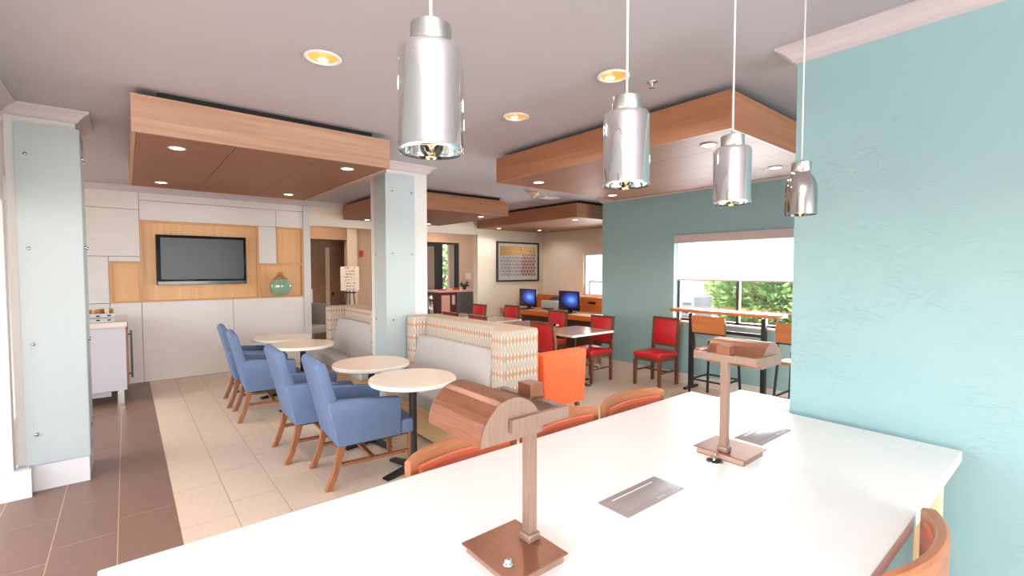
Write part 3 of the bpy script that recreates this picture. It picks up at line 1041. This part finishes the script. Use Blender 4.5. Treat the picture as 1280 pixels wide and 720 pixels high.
def pendant(x, y, zb, kind, label):
    t = thing('pendant_lamp', label, 'pendant lamp', (x, y, ZC), 0, 'mirrored pendant lamps over the white table')
    z0 = zb - ZC
    k = .882
    r = .066
    if kind == 'cyl':
        prof = [(r, z0), (r + .0012, z0 + .004), (r, z0 + .01), (r, z0 + .194), (r - .002, z0 + .202), (r - .007, z0 + .207), (r - .014, z0 + .209), (.036, z0 + .210)]
    else:
        prof = [(r, z0), (r, z0 + .12), (r - .004, z0 + .145), (r - .013, z0 + .168), (r - .026, z0 + .186), (.034, z0 + .196), (.034, z0 + .20)]
    prof = [(p[0] * k, z0 + (p[1] - z0) * k) for p in prof]
    r *= k
    prof = prof + [(max(.03, p[0] - .003), p[1] - .002) for p in prof[::-1][:-1]] + [(r - .003, z0)]
    o = MB().lathe(prof, seg=48, cap=False).build('shade', 'mirror' if kind == 'cyl' else 'smoke', t)
    ztop = prof[7][1] if kind == 'cyl' else z0 + .20 * k
    MB().lathe([(.012, ztop - .06), (.014, ztop - .002), (.035, ztop - .001), (.0365, ztop + .004), (.0365, ztop + .036), (.034, ztop + .0375), (.012, ztop + .038), (.006, ztop + .048)], seg=32).build('cap', 'steel', t, 30)
    MB().tube([(0, 0, ztop + .045), (0, 0, -.015)], .003, 10).build('cord', 'cord', t)
    MB().lathe([(.05, 0), (.05, -.012), (.015, -.02)], seg=24).build('canopy_plate', 'cord', t)
    bl = MB().lathe([(.012, ztop - .07), (.014, ztop - .09), (.022, ztop - .13), (.020, ztop - .165), (.010, ztop - .182), (.001, ztop - .186)], seg=18, cap=False).build('bulb', glass_mat('bulb_glass', (1, .95, .86)), t)
    MB().tube([(-.007, 0, ztop - .10), (-.009, 0, ztop - .16), (0, 0, ztop - .17), (.009, 0, ztop - .16), (.007, 0, ztop - .10)], .0022, 6).build('filament', 'bulb', bl)
    return t


pendant(.430, .75, 1.8305, 'cyl', 'mirrored cylinder pendant nearest the camera, largest of the four')
pendant(.995, .75, 1.834, 'cyl', 'mirrored cylinder pendant hanging before the wide oak canopy edge')
pendant(1.563, .75, 1.839, 'cyl', 'mirrored cylinder pendant third along the white table')
pendant(2.162, .75, 1.846, 'dome', 'smoky dome shouldered pendant nearest the teal partition wall')


# ================================================================= chairs at the communal table
def arc_path(rad, half, bulge=1, n=14, x0=0, y0=0):
    """plan arc across x from -half to half; the middle bulges to +y by the sagitta"""
    th = math.asin(half / rad)
    c = rad * math.cos(th)
    out = []
    for i in range(n + 1):
        a = -th + 2 * th * i / n
        out.append((x0 + rad * math.sin(a), y0 + rad * math.cos(a) - c, math.sin(a), math.cos(a)))
    return out


def table_chair(x, y, rz, label, rad=.75):
    t = thing('table_chair', label, 'chair', (x, y, 0), rz, 'rust seated chairs at the white communal table')
    # local: faces -y, back towards +y
    pth = arc_path(rad, .265, y0=.20)
    top = MB()
    n = len(pth)
    # back board, its top edge gently crowned
    bm = bmesh.new()
    rings = []
    for i, (px, py, nx, ny) in enumerate(pth):
        u = (i / (n - 1) - .5) * 2
        zt = .925 - .012 * u * u - (.012 if abs(u) > .98 else 0)
        rings.append([bm.verts.new((px + a * nx, py + a * ny, z)) for a, z in ((-.014, .70), (.014, .70), (.016, zt - .008), (.008, zt), (-.008, zt), (-.014, zt - .008))])
    for a, b_ in zip(rings[:-1], rings[1:]):
        for i in range(6):
            bm.faces.new((a[i], a[(i + 1) % 6], b_[(i + 1) % 6], b_[i]))
    bm.faces.new(rings[0][::-1])
    bm.faces.new(rings[-1])
    bmesh.ops.recalc_face_normals(bm, faces=bm.faces)
    top._merge(bm)
    bk = top.build('backrest', 'rail', t, 35)
    pp = [p for p in arc_path(rad, .225, y0=.20 + (.012 if rad > .6 else .028))]
    sec = [(-.020, .705), (-.008, .692), (-.004, .692), (-.004, .868), (-.010, .871), (-.026, .855), (-.030, .79)]
    MB().sweep([(p[0], p[1] - .004, p[2], p[3]) for p in pp], sec).build('back_pad', 'rust', bk, 40)
    MB().sweep([(p[0], p[1] - .004, p[2], p[3]) for p in pp], [(-.016, .868), (-.024, .864), (-.026, .872), (-.018, .877)]).build('piping', 'rust', bk)
    MB().box(-.235, .235, -.24, .22, .47, .56, bev=.03, seg=3).build('seat', 'rust', t, 40)
    box('seat_frame', 'rail', t, -.225, .225, -.22, .22, .42, .475)
    for s in (-1, 1):
        MB().bar((s * .20, -.20, 0), (s * .20, -.20, .43), .04, .04).build('leg', 'rail', t)
        MB().bar((s * .215, .30, 0), (s * .21, .20, .43), .04, .035).bar((s * .21, .20, .43), (s * .255, .235, .74), .04, .03).build('leg', 'rail', t)
        MB().bar((s * .20, -.20, .20), (s * .212, .25, .20), .02, .03).build('stretcher', 'rail', t)
    return t


CH = table_chair(1.065, 1.39, 0, 'rust padded wooden chair behind the first copper lamp, tucked under the white table')
dup(CH, (1.63, 1.385, 0), 2, 'rust padded wooden chair between two others, mostly hidden behind the first lamp')
dup(CH, (2.20, 1.39, 0), -2, 'rust padded wooden chair below the red chairs, last along the far table edge')
table_chair(1.585, .478, 180, 'rust padded wooden chair on the near side of the white table by the wall', .55)

# ================================================================= blue armchairs
def blue_chair(x, y, rz, label):
    t = thing('blue_armchair', label, 'chair', (x, y, 0), rz, 'blue armchairs at the round tables')
    # local: rear feet at x=0, faces +x
    MB().prism([(.055, .315), (-.012, .62), (-.085, .90), (-.075, .935), (-.045, .95), (-.012, .935), (.045, .72), (.130, .44), (.150, .315)], 'y', -.252, .252, bev=.012, seg=2).build('backrest', 'blue', t, 50)
    for s in (-1, 1):
        a, b_ = (s * .278, s * .205)
        MB().prism([(.062, .315), (.545, .315), (.545, .600), (.535, .618), (.10, .655), (.0, .655), (-.004, .62)], 'y', min(a, b_), max(a, b_), bev=.014, seg=2).build('armrest', 'blue', t, 50)
    MB().prism([(.10, -.205), (.548, -.205), (.548, -.275), (.665, -.270), (.672, -.24), (.672, .24), (.665, .270), (.548, .275), (.548, .205), (.10, .205)], 'z', .315, .430, bev=.014, seg=2).build('seat', 'blue', t, 50)
    box('seat_frame', 'iron', t, .07, .62, -.23, .23, .296, .318)
    for s in (-1, 1):
        MB().prism([(.062, .315), (.118, .315), (.085, .20), (.048, .08), (.012, 0), (-.034, 0), (.006, .09), (.042, .20)], 'y', s * .248 - .02, s * .248 + .02, bev=.003, seg=1).build('leg', 'leg', t)
        MB().prism([(.612, .315), (.660, .315), (.650, 0), (.618, 0)], 'y', s * .238 - .02, s * .238 + .02, bev=.003, seg=1).build('leg', 'leg', t)
        MB().bar((.06, s * .246, .175), (.62, s * .240, .165), .022, .032).build('stretcher', 'leg', t)
    MB().bar((.33, -.24, .17), (.33, .24, .17), .022, .03).build('stretcher', 'leg', t)
    return t


BC = blue_chair(1.128, 3.695, -4, 'blue armchair nearest the white communal table, at the frontmost round table')
dup(BC, (1.012, 4.40, 0), -2, 'blue armchair directly behind the nearest blue one, at the second round table')
dup(BC, (.915, 5.85, 0), -4, 'blue armchair third from the front, overlapping the one by the television wall')
dup(BC, (.92, 6.55, 0), -4, 'blue armchair nearest the television wall, mostly hidden by the third')


def round_table(x, y, rz, label):
    t = thing('round_table', label, 'table', (x, y, 0), rz, 'pale round tables before the banquettes')
    MB().lathe([(.30, .714), (.338, .716), (.345, .722), (.346, .744), (.342, .749)], seg=56).build('rim', 'edge', t, 40)
    MB().lathe([(.342, .749), (.338, .752)], seg=56).build('tabletop', 'roundtop', t)
    MB().cyl((0, 0), .030, .03, .70, 20).build('column', 'iron', t, 40)
    MB().lathe([(.12, .70), (.12, .714)], seg=20).build('top_plate', 'iron', t)
    for k in range(4):
        a = math.pi / 2 * k
        c, s = math.cos(a), math.sin(a)
        b = MB()
        b.prism([(.02, .012), (.27, .0), (.285, .012), (.27, .022), (.02, .052)], 'y', -.028, .028)
        o = b.build('foot', 'iron', t)
        o.rotation_euler = (0, 0, a)
    return t


RT = round_table(1.765, 3.405, 12, 'pale round cafe table nearest the copper lamp')
dup(RT, (1.752, 4.20, 0), 10, 'pale round cafe table second from the front, before the column')
dup(RT, (1.58, 5.78, 0), 12, 'pale round cafe table third from the front, left of the column')
dup(RT, (1.535, 6.52, 0), 10, 'pale round cafe table nearest the television wall')


def banquette(x0, xb, x1, y0, y1, zt, label, near_wing=True):
    t = thing('banquette', label, 'bench', ((x0 + x1) / 2, (y0 + y1) / 2, 0), 0, 'patterned banquettes along the aisle')
    cx, cy = (x0 + x1) / 2, (y0 + y1) / 2
    wt = .185
    bx = MB().box(xb - cx, x1 - cx, y0 - cy + wt - .01, y1 - cy - wt + .01, .0, zt, bev=.022, seg=3)
    bx.build('back', 'oval', t, 40)
    for a, b_ in ((y0, y0 + wt), (y1 - wt, y1)):
        MB().box(x0 - cx, x1 - cx + .001, a - cy, b_ - cy, 0, zt + .002, bev=.024, seg=3).build('wing', 'oval', t, 40)
    # leaning back cushion, seat cushion, plinth
    c0, c1 = y0 + wt + .005 - cy, y1 - wt - .005 - cy
    MB().prism([(xb - .195 - cx, .455), (xb - .01 - cx, .455), (xb - .01 - cx, .905), (xb - .075 - cx, .915), (xb - .105 - cx, .89)], 'y', c0, c1, bev=.018, seg=2).build('back_cushion', 'grey', t, 40)
    sx = xb - .42
    MB().box(sx - cx, x0 - cx - .002, y0 - cy, y1 - cy, .305, .455, bev=.03, seg=3).build('seat_cushion', 'grey', t, 40)
    MB().box(x0 - cx - .01, xb - cx - .002, c0, c1, .305, .454).build('seat_deck', 'grey', t)
    box('plinth', 'tan', t, sx + .02 - cx, x0 - cx - .002, y0 + .01 - cy, y1 - .01 - cy, .03, .305)
    box('toe_kick', 'iron', t, sx + .05 - cx, x0 - cx - .002, y0 + .03 - cy, y1 - .03 - cy, 0, .03)
    return t


banquette(2.40, 2.545, 2.80, 3.03, 4.775, 1.105, 'grey cushioned banquette with oval patterned back, beside the orange chair')
banquette(2.28, 2.50, 2.83, 5.32, 7.15, 1.075, 'grey cushioned banquette with oval patterned back, behind the column')


# ================================================================= red chairs and square tables
def red_chair(x, y, rz, label):
    t = thing('red_chair', label, 'chair', (x, y, 0), rz, 'red vinyl dining chairs')
    # local: faces +x, centre of the seat at origin
    MB().box(-.22, .245, -.215, .215, .405, .472, bev=.022, seg=3).build('seat', 'red', t, 40)
    box('seat_frame', 'leg_d', t, -.215, .22, -.20, .20, .355, .408)
    for s in (-1, 1):
        y0 = s * .195
        MB().prism([(-.235, 0), (-.200, 0), (-.195, .42), (-.245, .93), (-.285, .93), (-.235, .42)], 'y', y0 - .018, y0 + .018).build('rear_leg', 'leg_d', t)
        MB().prism([(.175, .36), (.225, .36), (.222, 0), (.190, 0)], 'y', y0 - .02, y0 + .02).build('front_leg', 'leg_d', t)
        MB().bar((-.215, y0, .20), (.205, y0, .20), .018, .03).build('stretcher', 'leg_d', t)
    MB().bar((0, -.19, .205), (0, .19, .205), .018, .03).build('stretcher', 'leg_d', t)
    MB().prism([(-.243, .895), (-.238, .93), (-.287, .932), (-.284, .895)], 'y', -.213, .213).build('top_rail', 'leg_d', t)
    MB().prism([(-.208, .52), (-.246, .52), (-.250, .56), (-.212, .56)], 'y', -.178, .178).build('lower_rail', 'leg_d', t)
    MB().prism([(-.196, .555), (-.248, .555), (-.284, .90), (-.234, .90)], 'y', -.176, .176, bev=.010, seg=2).build('back_pad', 'red', t, 40)
    return t


RC = red_chair(5.74, 3.79, 180, 'red vinyl chair standing alone against the teal wall')
red_data = [
    (4.44, 4.46, 2, 'red vinyl chair backing the banquette, at the table nearest the orange chair'),
    (5.24, 4.55, 180, 'red vinyl chair left of the lone red chair, pushed to the front square table'),
    (4.30, 5.72, 0, 'red vinyl chair with only its back above the banquette middle'),
    (5.30, 5.55, 180, 'red vinyl chair in front of the right monitor'),
    (4.28, 6.45, 0, 'red vinyl chair seen low beside the lobby counter, left of the others'),
    (5.42, 6.90, 180, 'red vinyl chair in front of the left end of the desk'),
    (4.28, 7.35, 0, 'red vinyl chair whose back shows right beside the column'),
    (5.12, 7.55, 180, 'red vinyl chair under the right edge of the lobby counter'),
]
for x, y, rz, lb in red_data:
    dup(RC, (x, y, 0), rz, lb)


def square_table(x, y, label):
    t = thing('square_table', label, 'table', (x, y, 0), 0, 'taupe square dining tables')
    MB().box(-.40, .45, -.36, .36, .72, .748, bev=.003).build('edge_band', 'edge', t)
    box('tabletop', 'laminate', t, -.398, .448, -.358, .358, .748, .751)
    MB().cyl((.03, 0), .035, .03, .72).build('column', 'iron', t, 40)
    for k in range(4):
        o = MB().prism([(.02, .01), (.29, .0), (.30, .012), (.02, .05)], 'y', -.028, .028).build('foot', 'iron', t)
        o.rotation_euler = (0, 0, math.pi / 2 * k)
        o.location = (.03, 0, 0)
    return t


ST = square_table(4.90, 4.58, 'taupe square table with white edge, nearest the orange chair')
dup(ST, (4.82, 5.60, 0), 0, 'taupe square table with white edge, in front of the right monitor')
dup(ST, (4.86, 6.55, 0), 0, 'taupe square table with white edge, in front of the left monitor')
dup(ST, (4.72, 7.48, 0), 0, 'taupe square table with white edge, farthest one before the lobby counter')
wt = thing('low_white_table', 'plain white topped table behind the corner of the communal table', 'table', (3.13, 1.28, 0))
MB().box(-.28, .29, -.26, .27, .72, .75, bev=.004).build('tabletop', mat('lavender_laminate', (196, 192, 204), .5), wt, 40)
MB().cyl((0, 0), .035, .03, .72).build('column', 'iron', wt, 40)
box('foot_plate', 'iron', wt, -.22, .22, -.22, .22, 0, .03)

oc = thing('orange_armchair', 'bright orange upholstered chair turned away beside the banquette', 'chair', (3.42, 3.66, 0), 0)
# faces +y, back at -y
bm = MB()
bm.prism([(-.315, .775), (-.30, .79), (.30, .79), (.315, .775), (.282, .24), (-.282, .24)], 'y', -.36, -.24, bev=.018, seg=2)
bm.build('backrest', 'orange', oc, 40)
MB().box(-.28, .28, -.26, .30, .27, .45, bev=.03, seg=3).build('seat', 'orange', oc, 40)
for s in (-1, 1):
    MB().box(s * .275 - .035, s * .275 + .035, -.26, .22, .26, .60, bev=.02, seg=2).build('armrest', 'orange', oc, 40)
    MB().bar((s * .25, -.34, 0), (s * .235, -.28, .27), .04, .04).build('leg', 'leg_d', oc)
    MB().bar((s * .25, .25, 0), (s * .235, .22, .28), .04, .04).build('leg', 'leg_d', oc)

# ================================================================= computer desk
dk = thing('computer_desk', 'long orange wood computer desk with a raised back board', 'desk', (7.0, 6.8, 0))
box('desktop', 'desk_top', dk, -.40, .40, -1.6, 1.62, .725, .745)
box('desk_edge', 'desk', dk, -.42, -.40, -1.6, 1.62, .655, .745)
box('back_board', 'desk', dk, .40, .43, -1.6, 1.62, .0, 1.04)
for y in (-1.55, -.1, 1.57):
    box('support_panel', 'iron', dk, -.34, -.30, y - .03, y + .03, 0, .725)
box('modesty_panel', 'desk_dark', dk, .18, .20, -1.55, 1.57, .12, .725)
box('cable_slot', 'plastic', dk, .396, .401, -.50, -.30, .90, .95)
SCR = screen_mat('desktop_screen')


def monitor(y, rz, label):
    t = thing('computer_monitor', label, 'monitor', (6.93, y, .745), rz, 'black computers on the orange desk')
    MB().box(-.02, .02, -.30, .30, .045, .435, bev=.006).build('housing', 'plastic', t, 40)
    o = MB().box(-.001, .001, -.27, .27, -.155, .165).build('screen', SCR, t)
    o.location = (-.022, 0, .255)
    MB().box(-.05, .09, -.13, .13, 0, .012).build('stand_base', 'plastic', t)
    MB().box(.02, .05, -.05, .05, .01, .20).build('stand_neck', 'plastic', t)
    return t


MO = monitor(6.60, -4, 'black computer with lit blue screen near the small window')
dup(MO, (6.93, 7.86, .745), -4, 'black computer with lit blue screen below the framed print')
pt = thing('printer', 'grey printer between the two computers on the orange desk', 'printer', (7.15, 7.22, .745))
MB().box(-.2, .2, -.24, .24, 0, .20, bev=.015).build('body', 'grey_plastic', pt, 40)
MB().prism([(-.05, .20), (.19, .20), (.19, .27), (.15, .275)], 'y', -.2, .2).build('feeder', 'plastic', pt)
box('output_tray', 'plastic', pt, -.26, -.19, -.15, .15, .03, .05)
for y, lb in ((6.58, 'black keyboard before the computer near the small window'), (7.86, 'black keyboard before the computer below the print')):
    kb = tag(box('keyboard', 'plastic', None, 6.64, 6.78, y - .2, y + .2, .745, .765, bev=.004), lb, 'keyboard', 'keyboards on the orange desk')

# ================================================================= high table and stools by the window
ht = thing('high_table', 'narrow wooden high table on black posts at the window', 'table', (5.93, 2.84, 0))
MB().box(-.16, .16, -.62, .76, 1.045, 1.085, bev=.004).build('tabletop', 'bronzewood', ht, 40)
for y in (-.42, .52):
    MB().box(-.03, .03, y - .025, y + .025, .03, 1.045).build('post', 'iron', ht)
    MB().box(-.16, .16, y - .02, y + .02, 0, .03).build('foot', 'iron', ht)
    MB().box(-.13, .13, y - .02, y + .02, 1.03, 1.046).build('bracket', 'iron', ht)
MB().box(-.015, .015, -.42, .52, .79, .83).build('crossbar', 'iron', ht)


def bar_stool(x, y, rz, label):
    t = thing('bar_stool', label, 'stool', (x, y, 0), rz, 'wooden bar stools at the window table')
    # local faces +x
    MB().box(-.19, .20, -.20, .20, .60, .635, bev=.005).build('seat', 'bronzewood', t, 40)
    MB().prism([(-.208, .835), (-.186, .83), (-.216, 1.045), (-.238, 1.05)], 'y', -.21, .21).build('back_board', 'bronzewood', t)
    MB().bar((-.214, -.19, .985), (-.214, .19, .985), .014, .024).build('back_bar', 'iron', t)
    MB().bar((-.20, -.21, .83), (-.20, .21, .83), .016, .024).build('back_bar', 'iron', t)
    for s in (-1, 1):
        MB().bar((-.245, s * .225, 0), (-.175, s * .195, .70), .022, .022).bar((-.175, s * .195, .70), (-.215, s * .205, .985), .02, .02).build('rear_leg', 'iron', t)
        MB().bar((.20, s * .215, 0), (.165, s * .185, .69), .022, .022).build('front_leg', 'iron', t)
        MB().bar((-.215, s * .213, .25), (.188, s * .205, .25), .018, .018).build('footrest', 'iron', t)
    for x_ in (-.21, .185):
        MB().bar((x_, -.205, .25), (x_, .205, .25), .018, .018).build('footrest', 'iron', t)
    return t


BS = bar_stool(5.66, 2.87, 0, 'wood backed bar stool with black frame, behind the second copper lamp')
dup(BS, (5.58, 1.86, 0), 0, 'wood backed bar stool half hidden by the teal partition edge')

# ================================================================= cabinet at the left
cb = thing('beverage_cabinet', 'lavender white cabinet on short legs behind the left column', 'cabinet', (-.42, 7.78, 0))
MB().box(-.40, .40, -.50, .62, .17, .93, bev=.003).build('body', 'cab', cb)
MB().box(-.42, .415, -.52, .63, .93, .99, bev=.003).build('countertop', 'tvpanel', cb)
dr = box('door', 'halldoor', cb, .40, .422, -.46, .58, .22, .90)
MB().box(.44, .462, -.44, -.41, .30, .88).box(.422, .442, -.432, -.418, .34, .36).box(.422, .442, -.432, -.418, .82, .84).build('handle', 'plastic', dr)
for sx in (-.34, .34):
    for sy in (-.45, .56):
        box('leg', 'steel', cb, sx - .03, sx + .03, sy - .03, sy + .03, 0, .17)
box('toe_panel', 'cab', cb, -.38, .25, -.44, -.42, .10, .17)
og = thing('condiment_tray', 'two tier white condiment tray on the lavender white cabinet', 'tray', (-.245, 7.42, .99))
og.scale = (1.05, 1, 1.4)
for z in (0, .04):
    for a in ((-.12, .12, -.09, -.084), (-.12, .12, .084, .09), (-.12, -.114, -.084, .084), (.114, .12, -.084, .084)):
        box('side_panel', 'white', og, *a, z + .002, z + .036)
    box('shelf', 'white', og, -.114, .114, -.084, .084, z + .002, z + .008)
for i, (x, z) in enumerate(((-.02, .020), (.075, .020), (.075, .058), (-.02, .056))):
    box('label_card', 'iron', og, x - .016, x + .016, -.0935, -.09, z - .005, z + .006)
cupm = mat('kraft_packet', (176, 122, 76), .7)
crm = mat('cream_packet', (236, 216, 184), .6)
for i in range(6):
    o = MB().lathe([(.018, 0), (.023, .080), (.021, .088)], seg=14).build('sweetener_cup', crm if i % 3 == 1 else cupm)
    o.location = (-.245 - .095 + .038 * i, 7.42 + (.03 if i % 2 else -.02), 1.0575)
    tag(o, ['brown sweetener cup at the left end of the condiment tray', 'cream coloured sweetener cup second in the condiment tray', 'brown sweetener cup between the two cream ones in the tray',
            'brown sweetener cup right of the tray middle, set forward', 'cream coloured sweetener cup near the right of the condiment tray', 'brown sweetener cup at the right end of the condiment tray'][i], 'cup', 'sweetener cups in the condiment tray')

# ================================================================= outdoors
S_(box('ground_outside', mat('pale_paving', (206, 200, 190), .9, var=.08, scale=(1, 1, 1)), None, 6.32, 60, -30, 60, -.4, -.12), 'pale ground outside the windows')
hs = thing('white_house', 'white building outside, bright behind the left window pane', 'building', (19, 13, -.12))
box('walls', mat('white_stucco', (246, 244, 240), .8), hs, -3, 5, -3.2, 14, 0, 5.5)
box('roof', 'grey_plastic', hs, -3.3, 5.3, -3.5, 14.3, 5.5, 5.8)
ac = thing('air_conditioner', 'grey louvred air conditioner standing outside the left window pane', 'air conditioner', (10.2, 6.05, -.12))
MB().box(-.4, .4, -.55, .55, 0, 1.12, bev=.02).build('casing', 'grey_plastic', ac, 40)
for i in range(9):
    box('louver', mat('louver_grey', (120, 124, 132), .5), ac, -.415, -.40, -.48, .48, .18 + i * .095, .22 + i * .095)
LEAFA = mat('leaf_green', (124, 158, 88), .6, var=.35, scale=(1.5, 1.5, 1.5))
LEAFB = mat('leaf_light', (172, 192, 120), .6, var=.35, scale=(1.5, 1.5, 1.5))


def shrub(name, loc, rx, ry, rz, n, leaf, label, lm):
    t = thing(name, label, 'shrub', loc)
    rnd = random.Random(int(loc[0] * 100 + loc[1] * 7))
    V, F = [], []
    for i in range(n):
        while True:
            p = Vector((rnd.uniform(-1, 1), rnd.uniform(-1, 1), rnd.uniform(-1, 1)))
            if .35 < p.length < 1:
                break
        c = Vector((p.x * rx, p.y * ry, rz + p.z * rz))
        d = (p + Vector((rnd.uniform(-.8, .8), rnd.uniform(-.8, .8), rnd.uniform(-.3, .9)))).normalized()
        s = d.cross(Vector((rnd.random() - .5, rnd.random() - .5, rnd.random() + .1))).normalized()
        L, W = leaf * rnd.uniform(.7, 1.4), leaf * .28
        k = len(V)
        V += [tuple(c), tuple(c + d * L * .5 + s * W), tuple(c + d * L), tuple(c + d * L * .5 - s * W)]
        F.append((k, k + 1, k + 2, k + 3))
    me = bpy.data.meshes.new('foliage')
    me.from_pydata(V, [], F)
    me.materials.append(lm)
    o = bpy.data.objects.new('foliage', me)
    COL.objects.link(o)
    o.parent = t
    o['kind'] = 'stuff'
    b = MB()
    for i in range(6):
        a = i * 1.05
        b.bar((.04 * math.cos(a), .04 * math.sin(a), 0), (rx * .6 * math.cos(a), ry * .6 * math.sin(a), rz * 1.2), .04, .04)
    b.build('stem', 'leg_d', t)
    return t


shrub('garden_shrub', (12.3, 5.05, -.12), 1.0, 1.15, 1.05, 4600, .17, 'leafy green shrub outside, filling the right window pane', LEAFA)
shrub('garden_shrub', (13.0, 2.2, -.12), 1.3, 1.55, 1.5, 4200, .19, 'lighter green shrub outside, at the far right of the window', LEAFB)
shrub('garden_shrub', (15.0, 6.9, -.12), 1.3, .9, 1.25, 3000, .2, 'pale green shrub outside, behind the leafy one at the window', LEAFB)
shrub('garden_shrub', (8.5, 15.2, -.12), 1.6, 1.2, 1.5, 2400, .2, 'green shrub outside, seen through the black framed entry', LEAFB)
S_(box('ground_entry', mat('pale_paving', (206, 200, 190)), None, 2.0, 30, 13.5, 60, -.4, -.12), 'pale ground outside the entry')
